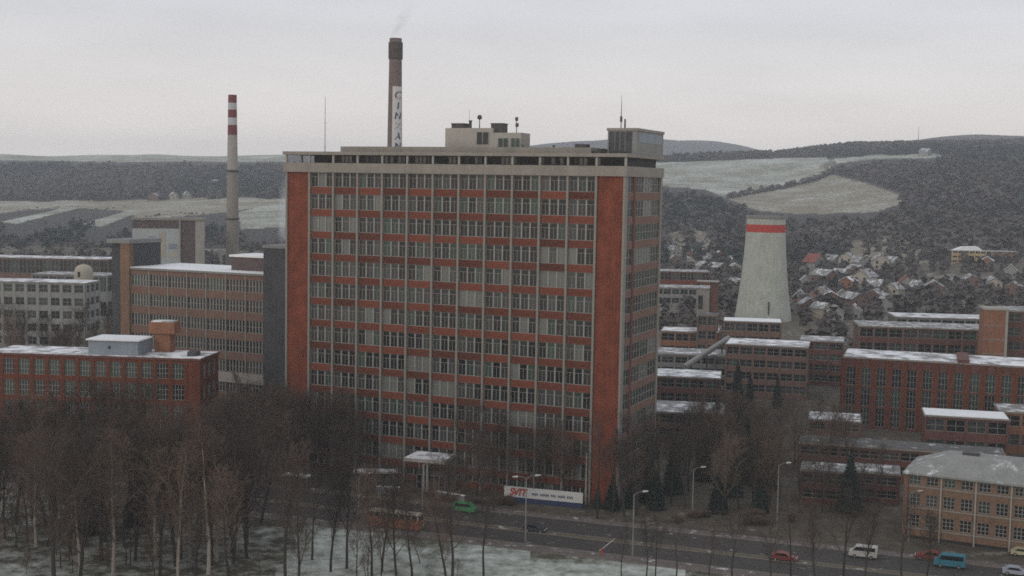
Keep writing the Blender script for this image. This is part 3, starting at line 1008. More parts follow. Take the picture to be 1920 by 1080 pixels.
# works in the middle right, nearest last
simple_block('white_hall', 'low white hall with thin snow far left of the cooling tower', 'hall', (1180, 546), 700, 46, 20, 4, 'plaster_white', 2, roof='roof_thin_snow', z_top=10.5, bays=10)
simple_block('red_striped_hall', 'farther long hall with red panels behind the low white hall', 'hall', (1190, 520), 760, 44, 18, 4, 'brick_red', 2, roof='roof_thin_snow', z_top=15.5, bays=10)
pS = gd(1345, 560, 560)
PT = thing('slim_tower', 'slim pale service tower with dark brick side between hall and cooling tower', 'tower', (pS.x - 9, 560, 0), RZ(12))
obj('shaft', MB().box(0, 5.5, 0, 6, 0, 20).mesh('shaft', 'concrete'), PT)
obj('dark_shaft', MB().box(5.5, 9, 1, 6, 0, 24).mesh('dark_shaft', 'brick_dark'), PT)
obj('coping', MB().box(-0.2, 9.2, -0.2, 6.2, 24.0, 24.4).mesh('coping', 'concrete_pale'), PT)
obj('opening', MB().box(0.6, 2.6, -0.08, 0.1, 12, 18).mesh('opening', 'interior'), PT)
simple_block('orange_works', 'small orange brick works with bright snow roof right beside the office slab', 'factory', (1240, 615), 455, 20, 13, 12, 'brick_orange', 3, z_top=14.0, bays=4)
simple_block('brick_stack_house', 'narrow tall brick stair house beside the small orange works', 'factory', (1309, 583), 450, 6.6, 8, 12, 'brick_brown', 4, z_top=20.5, bays=2, roof='roof_tar')
simple_block('white_roof_shop', 'brick shop with bright white snow roof before the cooling tower', 'factory', (1358, 602), 480, 21, 12, 10, 'brick_brown', 3, z_top=15.4, roof='snow', bays=5)
simple_block('brown_works', 'brown four storey works with snowy roof edge behind dark firs', 'factory', (1362, 646), 400, 25, 16, 15, 'brick_brown', 4, z_top=16.4, bays=6)
simple_block('brown_wing', 'darker set back wing at the right end of the brown works', 'factory', (1500, 652), 425, 14, 14, 15, 'brick_dark', 4, z_top=15, bays=3, roof='roof_thin_snow')
simple_block('flat_annex', 'flat annex with snow roof between the office slab and brown works', 'factory', (1215, 664), 415, 26, 16, 10, 'concrete_grey', 3, z_top=11.0, bays=6, roof='roof_thin_snow')
simple_block('red_annex', 'low red brick annex with patchy snow roof next to the office slab', 'factory', (1210, 703), 378, 22, 15, 10, 'brick_dark', 2, z_top=9.2, bays=5)
simple_block('pale_roof_annex', 'nearest low annex with broad pale roof next to the office slab', 'factory', (1205, 766), 326, 20.5, 17, 10, 'brick_brown', 2, z_top=7.6, bays=5, roof='roof_thin_snow')
# conveyor bridge
pa, pb_ = gd(1283, 688, 395), gd(1366, 634, 420)
CV = thing('conveyor_bridge', 'sloping grey conveyor bridge between the annexes and the white roofed shop', 'conveyor', (pa.x, pa.y, 0))
dv = Vector((pb_.x - pa.x, pb_.y - pa.y, 0))
obj('gallery', MB().tube([(0, 0, pa.z), (dv.x, dv.y, pb_.z)], [0.9, 0.9], 8).mesh('gallery', 'metal_grey'), CV)
for t in (0.15, 0.5, 0.85):
    z = pa.z + (pb_.z - pa.z) * t
    obj('trestle', MB().box(dv.x * t - .2, dv.x * t + .2, dv.y * t - .2, dv.y * t + .2, 0, z - 0.7).mesh('trestle', 'metal_dark'), CV)

R2, _h = simple_block('pillared_works', 'long works with dark red pillars and green glazing at right', 'factory', (1583, 667), 350, 56, 18, 18, 'brick_dark', 3, z_top=19.5, bays=14, pier_mat='brick_workshop', top=2.4,
                      pier=1.5, band=0.55, glasses=('glass_green', 'glass_grey', 'glass_dark'), nv=3, nh=3, pier_out=0.5, edge='concrete', weights=(5, 2, 3))
obj('roof_gap', MB().box(29.5, 32.5, -0.4, 17, _h + 0.1, _h + 0.9).mesh('roof_gap', 'brick_dark'), R2)
simple_block('long_roof_works', 'long dark brick works with twin snow lines behind the pillared works', 'factory', (1612, 612), 430, 62, 18, 9, 'brick_dark', 4, z_top=19.6, bays=13, roof='roof_thin_snow', pier_mat='brick_brown')
simple_block('snowy_shed', 'snow roofed shed rising behind the long dark brick works', 'shed', (1680, 600), 480, 42, 16, 6, 'concrete_grey', 3, z_top=18.0, bays=10)
TW = thing('brick_tower', 'square orange brick tower with pale corner at the right edge', 'tower', (147.6, 398, 0), RZ(10))
obj('shaft', MB().box(0, 6.4, 0, 8, 0, 28.6).mesh('shaft', 'brick_orange'), TW)
obj('corner_strip', MB().box(6.4, 7.2, -0.1, 8, 0, 28.5).mesh('corner_strip', 'concrete_pale'), TW)
obj('coping', MB().box(-0.3, 7.4, -0.3, 8.3, 28.6, 29.2).mesh('coping', 'concrete_pale'), TW)
for z in (6, 10.4, 14.8, 19.2, 23.6):
    obj('string_course', MB().box(-0.06, 6.38, -0.08, 0.3, z, z + 0.3).mesh('string_course', 'concrete'), TW)
simple_block('banded_works', 'dark red works with pale floor lines right of the square brick tower', 'factory', (1888, 580), 404, 30, 16, 10, 'brick_dark', 6, z_top=28.0, bays=6, roof='roof_thin_snow')

simple_block('snow_shed_small', 'small flat shed with white snow roof before the brown works', 'shed', (1518, 782), 322, 12.5, 11, 14, 'brick_brown', 2, z_top=7.0, bays=3)
simple_block('maroon_shed', 'maroon shed with bright curved snow roof before the pillared works', 'shed', (1735, 783), 308, 19, 10, 14, 'brick_dark', 2, z_top=11.0, bays=4, roof='snow')
simple_block('tan_annex', 'tan annex at the right edge beside the maroon shed', 'shed', (1875, 782), 318, 15, 12, 14, 'brick_orange', 2, z_top=10.5, bays=3, roof='roof_thin_snow')
simple_block('grey_roof_shed', 'grey roofed shed among bare trees left of the dark fir', 'shed', (1503, 866), 262, 9.5, 8, 16, 'brick_dark', 2, z_top=7.2, bays=2, roof='roof_thin_snow')
simple_block('pale_front_shed', 'shed with pale patchy roof between fir and orange brick house', 'shed', (1602, 872), 264, 9.0, 8, 16, 'brick_dark', 2, z_top=6.6, bays=2, roof='roof_thin_snow')
simple_block('link_building', 'long low dark brick link behind the bare trees at right', 'factory', (1500, 828), 290, 44, 9, 16, 'brick_dark', 2, z_top=7.4, bays=10, roof='roof_tar')

# three storey orange brick building, right foreground, hipped grey roof
H1 = thing('brick_house', 'three storey orange brick house with grey hipped roof at lower right', 'house', (74.8, 237.0, 0), RZ(27))
LH, DH, HH = 34.0, 14.0, 12.6
core(H1, LH, DH, -0.5, HH, 'interior')
facade(H1, (0, 0), 0, LH, 0.6, 3, 4.0, 11, 'brick_tan', band=1.75, pier=1.0, nv=3, nh=3, glasses=('glass_dark', 'glass_grey', 'glass_green'), weights=(5, 3, 2), mull=0.12, pier_out=0.02)
facade(H1, (0, DH), math.radians(-90), DH, 0.6, 3, 4.0, 4, 'brick_brown', band=1.75, pier=1.0, nv=3, nh=3, mull=0.12, pier_out=0.02)
for i in range(0, 12, 2):
    boxpart('downpipe', H1, (0.26, 0.2, HH - 0.2), (0.15 + i * (LH - 0.3) / 11, -0.3, 0), 'concrete_pale')
for k in range(3):
    boxpart('string_course', H1, (LH, 0.2, 0.28), (LH / 2, -0.1, 0.6 + k * 4.0 + 1.28), 'concrete')
b = MB()
o_ = 0.7
x0, x1, y0, y1, z0, z1 = -o_, LH + o_, -o_, DH + o_, HH, HH + 3.2
b.v = [(x0, y0, z0), (x1, y0, z0), (x1, y1, z0), (x0, y1, z0), (x0 + 7, (y0 + y1) / 2 - 2, z1), (x1 - 7, (y0 + y1) / 2 - 2, z1), (x1 - 7, (y0 + y1) / 2 + 2, z1), (x0 + 7, (y0 + y1) / 2 + 2, z1),
       (x0, y0, z0 - .35), (x1, y0, z0 - .35), (x1, y1, z0 - .35), (x0, y1, z0 - .35)]
b.f = [(0, 1, 5, 4), (1, 2, 6, 5), (2, 3, 7, 6), (3, 0, 4, 7), (4, 5, 6, 7), (8, 9, 1, 0), (9, 10, 2, 1), (10, 11, 3, 2), (11, 8, 0, 3), (11, 10, 9, 8)]
b.m = [0] * 10
rf = obj('roof', b.mesh('roof', 'roof_frost'), H1)
obj('roof_hatch', MB().box(9, 12, 5.5, 7, HH + 2.9, HH + 3.7).mesh('roof_hatch', 'metal_dark'), rf)
obj('vent_cowl', MB().box(20, 21.4, 6, 7.4, HH + 3.1, HH + 4.3).mesh('vent_cowl', 'brick_tan'), rf)

# school on the far right slope
pF = gd(1785, 490, 1000)
SB = thing('hillside_school', 'long yellow building with snowy roof up on the right slope', 'building', (pF.x, 1000, terrain_z(pF.x, 1000) - 1.0), RZ(5))
core(SB, 49, 14, -4, 10.5, 'interior')
facade(SB, (0, 0), 0, 30, 0, 3, 3.5, 7, 'plaster_yellow', band=1.9, pier=0.9, nv=2, nh=1, top=0.3)
facade(SB, (30, 0), 0, 19, 0, 3, 3.5, 5, 'brick_orange', band=1.9, pier=0.9, nv=2, nh=1, top=0.3)
flat_roof(SB, 49, 14, 10.6, 'roof_thin_snow', 'plaster_cream')
up = obj('upper_roof', MB().prism([(2, 11.0), (24, 11.0), (20, 14.2), (9, 13.8)], 3, 12).mesh('upper_roof', 'snow'), SB)


# ---------------------------------------------------------------- hillside houses
def house_meshes(w, d, h, rh, wall, roof):
    wb = MB().box(-w / 2, w / 2, -d / 2, d / 2, -2, h)
    wb.prism([(-w / 2, h - 0.01), (w / 2, h - 0.01), (0, h + rh - 0.15)], -d / 2, d / 2)
    rb = MB()
    o = 0.5
    th = 0.3
    for sx in (-1, 1):
        q = len(rb.v)
        e, r = sx * (w / 2 + o), 0
        ze = h - o * rh / (w / 2)
        for y in (-d / 2 - o, d / 2 + o):
            rb.v += [(e, y, ze), (r, y, h + rh), (r, y, h + rh + th), (e, y, ze + th)]
        for f in ((0, 1, 2, 3), (7, 6, 5, 4), (0, 4, 5, 1), (1, 5, 6, 2), (2, 6, 7, 3), (3, 7, 4, 0)):
            rb.f.append(tuple(q + i for i in f))
            rb.m.append(0)
    nb = MB()
    for x in (-w / 4, w / 4):
        nb.box(x - .55, x + .55, -d / 2 - 0.06, -d / 2 + 0.1, 1.0, 2.5)
    return wb.mesh('wall', wall), rb.mesh('roof', roof), nb


HTYPES = []
for (w, d, h, r_, wa, ro) in ((8, 11, 4.5, 3.5, 'plaster_white', 'roof_thin_snow'), (9, 10, 5.5, 3.2, 'plaster_cream', 'roof_thin_snow'), (8, 9, 4.2, 4.0, 'plaster_white', 'roof_tile_red'),
                              (10, 12, 6, 3.0, 'brick_brown', 'roof_thin_snow'), (9, 9, 6.5, 2.6, 'brick_orange', 'roof_snow')):
    HTYPES.append(house_meshes(w, d, h, r_, wa, ro) + (w, d, h, r_))
HLAB = ['white walled gabled house under thin snow on the right slope', 'cream gabled house with snow covered roof on the right slope', 'white gabled house with red roof on the right slope',
        'brown gabled house with patchy snow roof on the right slope', 'brick gabled house with snow covered roof on the right slope']
win_me = [MB().box(-.6, .6, -0.06, 0.1, 0, 1.5).mesh('window', 'glass_dark')]


def house(px, py, kind, rz, label=None, sc=1.0, Y=None):
    d = ray(px, py)
    if Y is None:                                          # walk the sight line until it meets the slope
        Y = 620.0
        while Y < 2500:
            t = Y / d[1]
            if CAM_H + d[2] * t <= terrain_z(d[0] * t, Y):
                break
            Y += 4
    X = d[0] * Y / d[1]
    wm, rm, nb, w, dd, h, r_ = HTYPES[kind]
    Hh = thing('gabled_house', label or HLAB[kind], 'house', (X, Y, terrain_z(X, Y)), rz, None if label else 'houses on the right slope, kind %d' % kind)
    Hh.scale = (sc, sc, sc)
    obj('wall', wm, Hh)
    r = obj('roof', rm, Hh)
    boxpart('chimney', r, (0.7, 0.7, 1.6), (w / 4, 0.5, h + r_ * 0.45), 'brick_dark')
    for x in (-w / 4, w / 4):
        obj('window', win_me[0], Hh, (x, -dd / 2, 1.1))
        if h > 5:
            obj('window', win_me[0], Hh, (x, -dd / 2, 3.6))


house(1527, 505, 2, 0.5, 'large red roofed house at the wood edge right of the cooling tower', 1.5)
house(1698, 548, 2, -0.2, 'red gabled house standing alone in mid slope above the long works', 1.3)
for px, py, k, sc in ((1560, 500, 0, 1.2), (1590, 500, 1, 1.3), (1612, 503, 0, 1.1), (1650, 506, 1, 1.4), (1672, 505, 0, 1.2), (1604, 520, 3, 1), (1575, 525, 0, 1), (1545, 535, 3, 1.2),
                      (1510, 540, 0, 1), (1620, 540, 1, 1.4), (1590, 545, 4, 1), (1640, 550, 0, 1.1), (1500, 570, 0, 1), (1520, 572, 2, 0.9), (1540, 565, 1, 1), (1558, 578, 4, 1), (1578, 570, 0, 1),
                      (1600, 580, 3, 1), (1495, 588, 2, 0.9), (1515, 592, 3, 1), (1540, 596, 1, 0.9), (1565, 600, 0, 0.9), (1640, 575, 3, 1.1), (1655, 585, 0, 1), (1600, 597, 0, 0.9), (1675, 560, 1, 1.1),
                      (1720, 552, 0, 1.1), (1750, 556, 3, 1.1), (1262, 478, 0, 1), (1285, 470, 1, 0.9), (1302, 488, 3, 1), (1330, 495, 0, 1), (1350, 490, 4, 1), (1370, 498, 0, 1), (1262, 500, 3, 1),
                      (1292, 503, 1, 1), (1318, 507, 0, 0.9), (1345, 515, 3, 1), (1378, 512, 1, 0.9), (1380, 545, 0, 1), (1560, 310, 0, 1.2), (1545, 317, 1, 1.2), (1735, 292, 0, 1.6), (1255, 303, 1, 1.5),
                      (1785, 300, 0, 1.2), (1850, 505, 4, 1), (1895, 520, 0, 1.1), (1820, 540, 3, 1), (1860, 548, 1, 1.1), (1900, 555, 3, 1.0), (350, 372, 0, 1.3), (325, 374, 1, 1.2), (405, 352, 0, 1.6), (395, 358, 1, 1.2), (290, 376, 3, 1.2)):
    house(px, py, k, random.uniform(-0.7, 0.7), None if px > 1100 else ['small pale house below the wood on the far left hillside, %s' % s for s in
          ('nearest the striped chimney', 'left of its neighbour', 'highest up', 'beside the highest', 'leftmost of the group')][{350: 0, 325: 1, 405: 2, 395: 3, 290: 4}[px]], sc)
mp = gd(1722, 260, 2500)
HM = thing('hill_mast', 'thin radio mast on the right hilltop', 'mast', (mp.x, 2500, terrain_z(mp.x, 2500)))
obj('pole', MB().tube([(0, 0, -5), (0, 0, 45)], [0.7, 0.3]).mesh('pole', 'metal_dark'), HM)
obj('cabin', MB().box(-3, 3, -3, 3, -3, 4).mesh('cabin', 'brick_dark'), HM)


# ---------------------------------------------------------------- trees
class Segs:
    def __init__(self):
        self.a, self.b, self.ra, self.rb = [], [], [], []

    def add(self, a, b, ra, rb):
        self.a.append(a)
        self.b.append(b)
        self.ra.append(ra)
        self.rb.append(rb)

    def mesh(self, name, material, n=3):
        A_, B_ = np.array(self.a), np.array(self.b)
        ra, rb = np.array(self.ra)[:, None], np.array(self.rb)[:, None]
        D_ = B_ - A_
        D_ /= np.linalg.norm(D_, axis=1, keepdims=True) + 1e-9
        ref = np.where(np.abs(D_[:, 2:3]) < 0.9, np.array([[0, 0, 1.0]]), np.array([[1.0, 0, 0]]))
        p = np.cross(D_, ref)
        p /= np.linalg.norm(p, axis=1, keepdims=True) + 1e-9
        q = np.cross(D_, p)
        N = len(A_)
        V = np.zeros((N, 2 * n, 3))
        for i in range(n):
            t = 2 * math.pi * i / n
            e = p * math.cos(t) + q * math.sin(t)
            V[:, i] = A_ + e * ra
            V[:, n + i] = B_ + e * rb
        F = []
        base = np.arange(N)[:, None] * 2 * n
        for i in range(n):
            j = (i + 1) % n
            F.append(base + np.array([[i, j, n + j, n + i]]))
        F = np.concatenate(F)
        me = bpy.data.meshes.new(name)
        me.from_pydata(V.reshape(-1, 3).tolist(), [], F.tolist())
        me.materials.append(MATS[material])
        me.update()
        return me


def rnd_dir(d, ang, rg):
    d = d / np.linalg.norm(d)
    o = np.array([rg.gauss(0, 1), rg.gauss(0, 1), rg.gauss(0, 1)])
    o -= d * (o @ d)
    o /= np.linalg.norm(o) + 1e-9
    return d * math.cos(ang) + o * math.sin(ang)


def bare_tree(seed, h, spread, limbs=16, first=0.28, up=0.25, bark='bark', twig='twig', angle=0.75):
    rg = random.Random(seed)
    tr, cr = Segs(), Segs()
    p = np.array([0.0, 0, -0.3])
    d = np.array([rg.gauss(0, .025), rg.gauss(0, .025), 1.0])
    n0 = 9
    R0 = h * 0.0125
    pts = [p]
    for i in range(n0):
        d = d + np.array([rg.gauss(0, .045), rg.gauss(0, .045), 0])
        d /= np.linalg.norm(d)
        q = p + d * h * 0.96 / n0
        tr.add(p, q, R0 * (1 - i / n0) + 0.03, R0 * (1 - (i + 1) / n0) + 0.03)
        p = q
        pts.append(p)

    def grow(p, d, L, r, lev):
        nseg = (0, 4, 3, 1, 1)[lev]
        seg = L / nseg
        nodes = [(p, d)]
        for i in range(nseg):
            d = d + np.array([rg.gauss(0, .13), rg.gauss(0, .13), rg.gauss(0, .1) + up * (0.5 if lev == 1 else 0.3)])
            d = d / np.linalg.norm(d)
            q = p + d * seg
            cr.add(p, q, r * (1 - 0.75 * i / nseg), r * (1 - 0.75 * (i + 1) / nseg))
            p = q
            nodes.append((p, d))
        if lev == 4:
            return
        nch = (0, 7, 5, 4)[lev]
        for c in range(nch):
            t = 0.22 + 0.78 * (c + rg.random()) / nch
            f = t * nseg
            i = min(int(f), nseg - 1)
            a = nodes[i][0] + (nodes[i + 1][0] - nodes[i][0]) * (f - i)
            dd = rnd_dir(nodes[i + 1][1], rg.uniform(0.45, 0.95), rg)
            grow(a, dd, L * (0.5 if lev == 1 else 0.48) * rg.uniform(0.7, 1.25), (0, 0.045, 0.024, 0.0125)[lev], lev + 1)
    for k in range(limbs):
        t = first + (0.97 - first) * (k + rg.random() * 0.8) / limbs
        f = t * n0
        i = min(int(f), n0 - 1)
        a = pts[i] + (pts[i + 1] - pts[i]) * (f - i)
        az = k * 2.4 + rg.uniform(-.5, .5)
        ang = angle * rg.uniform(0.75, 1.2) * (1.15 - 0.55 * t)
        dd = np.array([math.cos(az) * math.sin(ang), math.sin(az) * math.sin(ang), math.cos(ang)])
        prof = math.sin(min(1, (t - first) / (1 - first) * 0.75 + 0.3) * math.pi) ** 0.7
        grow(a, dd, spread * (0.35 + 0.75 * prof) * rg.uniform(0.85, 1.15), 0.125 * (1.1 - 0.7 * t), 1)
    return tr.mesh('trunk', bark, 6), cr.mesh('crown', twig, 3)


TREES = {
    'a': bare_tree(1, 20, 6.2), 'b': bare_tree(2, 20, 5.2, twig='twig', limbs=18, angle=0.6), 'c': bare_tree(3, 20, 7.0, limbs=15, first=0.17, angle=0.85),
    'd': bare_tree(4, 20, 5.0, bark='bark_pale', twig='twig_warm', limbs=18, angle=0.55, first=0.22), 'e': bare_tree(5, 20, 6.4, twig='twig_warm', limbs=17, first=0.2, angle=0.65),
    's': bare_tree(6, 20, 6.5, limbs=9, first=0.3, angle=0.7, up=0.35),
}


def conifer(seed, h, w):
    rg = random.Random(seed)
    b = MB()
    n = 4200
    for k in range(n):
        t = rg.random() ** 0.75
        z = h * (0.06 + 0.93 * (1 - t))
        rmax = w * (t ** 0.85) * (0.85 + 0.15 * math.sin(z * 5.0))
        r = rmax * rg.uniform(0.45, 1.0)
        a = rg.uniform(0, 6.28)
        s = rg.uniform(0.3, 0.65) * (0.5 + t * 0.7)
        c = Vector((r * math.cos(a), r * math.sin(a), z - 0.18 * r))
        o = Vector((math.cos(a), math.sin(a), -0.35 + rg.gauss(0, .3))).normalized()
        sd = Vector((-math.sin(a), math.cos(a), rg.gauss(0, .4))).normalized()
        q = len(b.v)
        b.v += [tuple(c - sd * s * .4), tuple(c + sd * s * .4), tuple(c + o * s * 1.5)]
        b.f.append((q, q + 1, q + 2))
        b.m.append(0)
    tm = MB().tube([(0, 0, -.3), (0, 0, h * .5), (0, 0, h * .96)], [h * .016, h * .01, .02], 6).mesh('trunk', 'bark')
    return tm, b.mesh('crown', 'needle')


CON = {'fir': conifer(11, 12, 2.9), 'column': conifer(12, 9, 1.25), 'spruce': conifer(13, 16, 3.2)}
CON_H = {'fir': 12, 'column': 9, 'spruce': 16}


def tree(kind, x, y, h, label, group=None, z=0.0, name=None, wide=1.0):
    tm, cm = TREES[kind] if kind in TREES else CON[kind]
    h0 = 20 if kind in TREES else CON_H[kind]
    s = h / h0
    t = thing(name or ('bare_tree' if kind in TREES else 'conifer'), label, 'tree', (x, y, z), random.uniform(0, 6.28), group)
    t.scale = (s * wide, s * wide, s)
    obj('trunk', tm, t)
    obj('crown', cm, t)
    return t


def treepx(kind, px, py, h, label, group=None, wide=1.0):
    p = gz(px, py)
    return tree(kind, p.x, p.y, h, label, group, wide=wide)


# lawn row whose trunks stand against the snow
ORD = ('first second third fourth fifth sixth seventh eighth ninth tenth eleventh twelfth thirteenth fourteenth fifteenth sixteenth seventeenth eighteenth '
       'nineteenth twentieth twenty-first twenty-second').split()
LAWN_TREES = ((330, 1062, 21, 'b'), (397, 1060, 21, 'a'), (463, 1047, 20, 'c'), (535, 1082, 22, 'b'), (620, 1072, 17, 'b'), (650, 1066, 20, 'a'), (697, 1080, 17, 'e'), (716, 1072, 16, 'b'),
                     (743, 1079, 18, 'c'), (773, 1082, 15, 'b'), (836, 1082, 16, 'e'), (848, 1084, 19, 'a'), (907, 1084, 15, 's'), (300, 1082, 20, 'e'), (560, 1090, 18, 'a'), (430, 1092, 19, 'e'),
                     (585, 1050, 15, 's'), (365, 1100, 14, 's'), (670, 1110, 12, 's'))
for n_, (px, py, h, k) in enumerate(sorted(LAWN_TREES)):
    treepx(k, px, py, h, '%s trunk from the left in the tree row on the snowy lawn' % ORD[n_], 'bare trees on the snowy lawn')
for px, py, h, lab in ((212, 1075, 24, 'pale barked bare tree, left of the two pale trunks in the grove'), (292, 1040, 25, 'pale barked bare tree, right of the two pale trunks in the grove')):
    treepx('d', px, py, h, lab)
treepx('a', 100, 1110, 25, 'thick dark trunked tree at the lower left corner', wide=1.1)
treepx('c', 150, 1085, 23, 'bare tree just right of the thick dark trunk at lower left')
# saplings and trees at the lower right edge
YOUNG = ((1165, 1088, 9, 's'), (1212, 1084, 10, 's'), (1228, 1090, 11, 's'), (1268, 1092, 11, 's'), (1372, 1100, 13, 's'), (1445, 1120, 12, 's'), (1482, 1104, 15, 's'), (1530, 1110, 14, 'b'),
                     (1580, 1100, 16, 's'), (1622, 1100, 14, 'b'), (1690, 1096, 14, 's'), (1735, 1100, 13, 'b'), (1330, 1115, 12, 's'))
for n_, (px, py, h, k) in enumerate(sorted(YOUNG)):
    treepx(k, px, py, h, '%s thin young tree from the left along the lower right edge' % ORD[n_], 'young trees at the lower right edge')
# left grove
rg = random.Random(21)
GROVE = 'dense bare tree in the dark grove at the lower left'
placed = []


def scatter(n, xr, yr, hr, kinds, label, group, mind=3.0, ok=None):
    c = 0
    tries = 0
    while c < n and tries < 4000:
        tries += 1
        x, y = rg.uniform(*xr), rg.uniform(*yr)
        v = x * math.sin(ROAD_A) + (y - 229) * math.cos(ROAD_A)
        if -4.5 < v < 22.5 or (ok and not ok(x, y, v)):
            continue
        if any((x - a) ** 2 + (y - b_) ** 2 < mind ** 2 for a, b_ in placed):
            continue
        placed.append((x, y))
        tree(rg.choice(kinds), x, y, rg.uniform(*hr), label, group)
        c += 1


scatter(52, (-100, -44), (212, 252), (16, 26), 'abce', GROVE, 'trees of the left grove', 2.6, lambda x, y, v: v < -4.5)
scatter(34, (-112, -50), (256, 284), (17, 26), 'abce', 'bare tree between the road and the red workshop', 'trees before the red workshop', 2.7,
        lambda x, y, v: v > 22.5 and not (x < -52 and y > 281.5 - (x + 117) * 0.105))
scatter(10, (-64, -42), (255, 282), (14, 20), 'abc', 'bare tree at the left foot of the office slab', 'trees at the left foot of the office slab', 3.5,
        lambda x, y, v: v > 23 and y < 282 - (x + 51) * 0.43)


def clear_of_entrance(x, y, v):
    p = T.matrix_basis.inverted() @ Vector((x, y, 0))
    return p.y < -4.5 and v > 22.5 and not (33 < p.x < 50) and not (21 < p.x < 34 and -14 < p.y) and not (52 < p.x < 79)


scatter(44, (-48, 26), (246, 284), (12, 20), 'abces', 'bare tree growing along the front of the office slab', 'trees along the office slab front', 2.6, clear_of_entrance)
for px, py, h, k, lab in ((905, 962, 15, 'c', 'dark thick trunked tree just right of the entrance canopy'), (925, 958, 13, 'a', 'bare tree just right of the dark thick trunk by the entrance'),
                          (700, 955, 11, 's', 'small bare tree in front of the long low canopy'), (1010, 938, 15, 'a', 'bare tree rising behind the left part of the white sign'),
                          (1062, 943, 15, 'e', 'bare tree rising behind the right part of the white sign')):
    treepx(k, px, py, h, lab)
scatter(50, (26, 76), (250, 302), (10, 17), 'abcse', 'bare tree in the thicket right of the office slab', 'trees of the right thicket', 2.6,
        lambda x, y, v: v > 23 and not (58 < x < 92 and 258 < y < 280))
scatter(14, (40, 100), (298, 345), (10, 16), 'abce', 'bare tree between the thicket and the brown works', 'trees before the brown works', 4.0,
        lambda x, y, v: (y < 318 and not (70 < x < 125 and 286 < y) and not (26 < x < 62 and y > 318)))
scatter(24, (-172, -100), (340, 425), (17, 25), 'abce', 'bare tree before the pale works block at far left', 'trees before the pale works block', 5.0)
for px, py, h, k, lab in ((1592, 960, 12.5, 'fir', 'broad dark fir among the bare trees left of the orange brick house'), (1790, 1010, 8.0, 'column', 'slim dark columnar conifer against the orange brick house'),
                          (1148, 956, 7.5, 'fir', 'small dark fir at the right foot of the office slab'), (1180, 952, 5.5, 'fir', 'smallest fir right of the small dark fir'),
                          (1120, 953, 4.5, 'fir', 'low fir beside the flag pole'), (1230, 955, 8.5, 'fir', 'dark fir right of the lamp near the office slab corner'),
                          (1345, 962, 9, 'fir', 'dark fir behind the lamp in the thicket'), (1425, 960, 10, 'spruce', 'dark spruce left of the far lamp'),
                          (160, 1000, 15, 'spruce', 'dark green spruce inside the left grove'), (255, 985, 13, 'spruce', 'second dark green spruce, between the pale trunks')):
    treepx(k, px, py, h, lab)
for k, (px, py, h) in enumerate(((1218, 940, 12), (1262, 925, 13), (1372, 930, 14), (1398, 905, 15), (1385, 880, 15), (1440, 915, 12), (1318, 900, 13))):
    treepx('spruce', px, py, h, 'dark evergreen spruce half hidden among the bare trees of the right thicket', 'spruces inside the right thicket')
for px, py, Y, h, lab in ((1382, 745, 372, 15, 'tall dark spruce before the left end of the brown works'), (1458, 730, 378, 10, 'slim dark spruce before the middle of the brown works'),
                          (1405, 760, 360, 13, 'dark spruce right of the tallest spruce by the brown works'), (1345, 790, 330, 12, 'dark spruce at the end of the pale roofed annex')):
    p = gd(px, py, Y)
    tree('spruce', p.x, Y, h, lab)
for k, (lx_, ly_, h) in enumerate(((50.5, -4.6, 15), (54.5, -3.6, 17), (58.0, -3.4, 14), (61.5, -3.2, 16), (65.0, -3.4, 15), (68.5, -3.2, 17), (71.5, -3.4, 13), (22.0, -4.5, 14), (17.0, -5.0, 16), (12.5, -4.6, 17))):
    q = tl(lx_, ly_)
    tree('bac'[k % 3], q.x, q.y, h, 'slim bare tree close against the lower floors of the office slab', 'slim trees against the office slab wall', wide=0.62)


# shrubs
def shrub_mesh(seed):
    rg2 = random.Random(seed)
    s = Segs()
    for k in range(420):
        a = rg2.uniform(0, 6.28)
        r = rg2.random() ** .5 * 0.5
        p = np.array([r * math.cos(a), r * math.sin(a), 0])
        q = p + np.array([math.cos(a) * rg2.uniform(0.1, .8), math.sin(a) * rg2.uniform(.1, .8), rg2.uniform(0.6, 1.7)])
        s.add(p, q, 0.016, 0.006)
        for j in range(2):
            t = rg2.uniform(.3, .9)
            m_ = p + (q - p) * t
            s.add(m_, m_ + np.array([rg2.gauss(0, .3), rg2.gauss(0, .3), rg2.uniform(.1, .5)]), 0.009, 0.004)
    return s.mesh('shrub', 'twig_warm', 3)


shm = [shrub_mesh(31), shrub_mesh(32)]
for k in range(28):
    px, py = rg.choice(((rg.uniform(560, 800), rg.uniform(950, 968)), (rg.uniform(1180, 1700), rg.uniform(968, 985)), (rg.uniform(820, 915), rg.uniform(940, 952))))
    p = gz(px, py)
    v = p.x * math.sin(ROAD_A) + (p.y - 229) * math.cos(ROAD_A)
    if v < 23:
        p = rp(p.x, 24 + rg.random() * 4)
    sh = tag(obj('shrub', shm[k % 2], None, (p.x, p.y, 0), rg.uniform(0, 6), scale=(rg.uniform(0.8, 2.4), rg.uniform(0.6, 1.4), rg.uniform(0.5, 1.1))), 'leafless brown shrub along the footway before the office grounds', 'shrub', 'shrubs along the far footway')

for k in range(54):
    px, py = rg.uniform(-20, 330), rg.uniform(965, 1090)
    if k % 5 == 2:
        px, py = rg.uniform(310, 930), rg.uniform(1055, 1095)
    p = gz(px, py)
    tree('s' if k % 2 else 'e', p.x, p.y, rg.uniform(3.5, 7.5), 'low leafless sapling in the undergrowth of the snowy lawn', 'saplings in the lawn undergrowth', name='sapling', wide=1.3)
for k in range(9):
    p = gz(rg.uniform(60, 420), rg.uniform(1010, 1088))
    tree('d', p.x, p.y, rg.uniform(19, 25), 'pale barked bare tree among the dark trunks of the left grove', 'pale barked trees of the left grove')

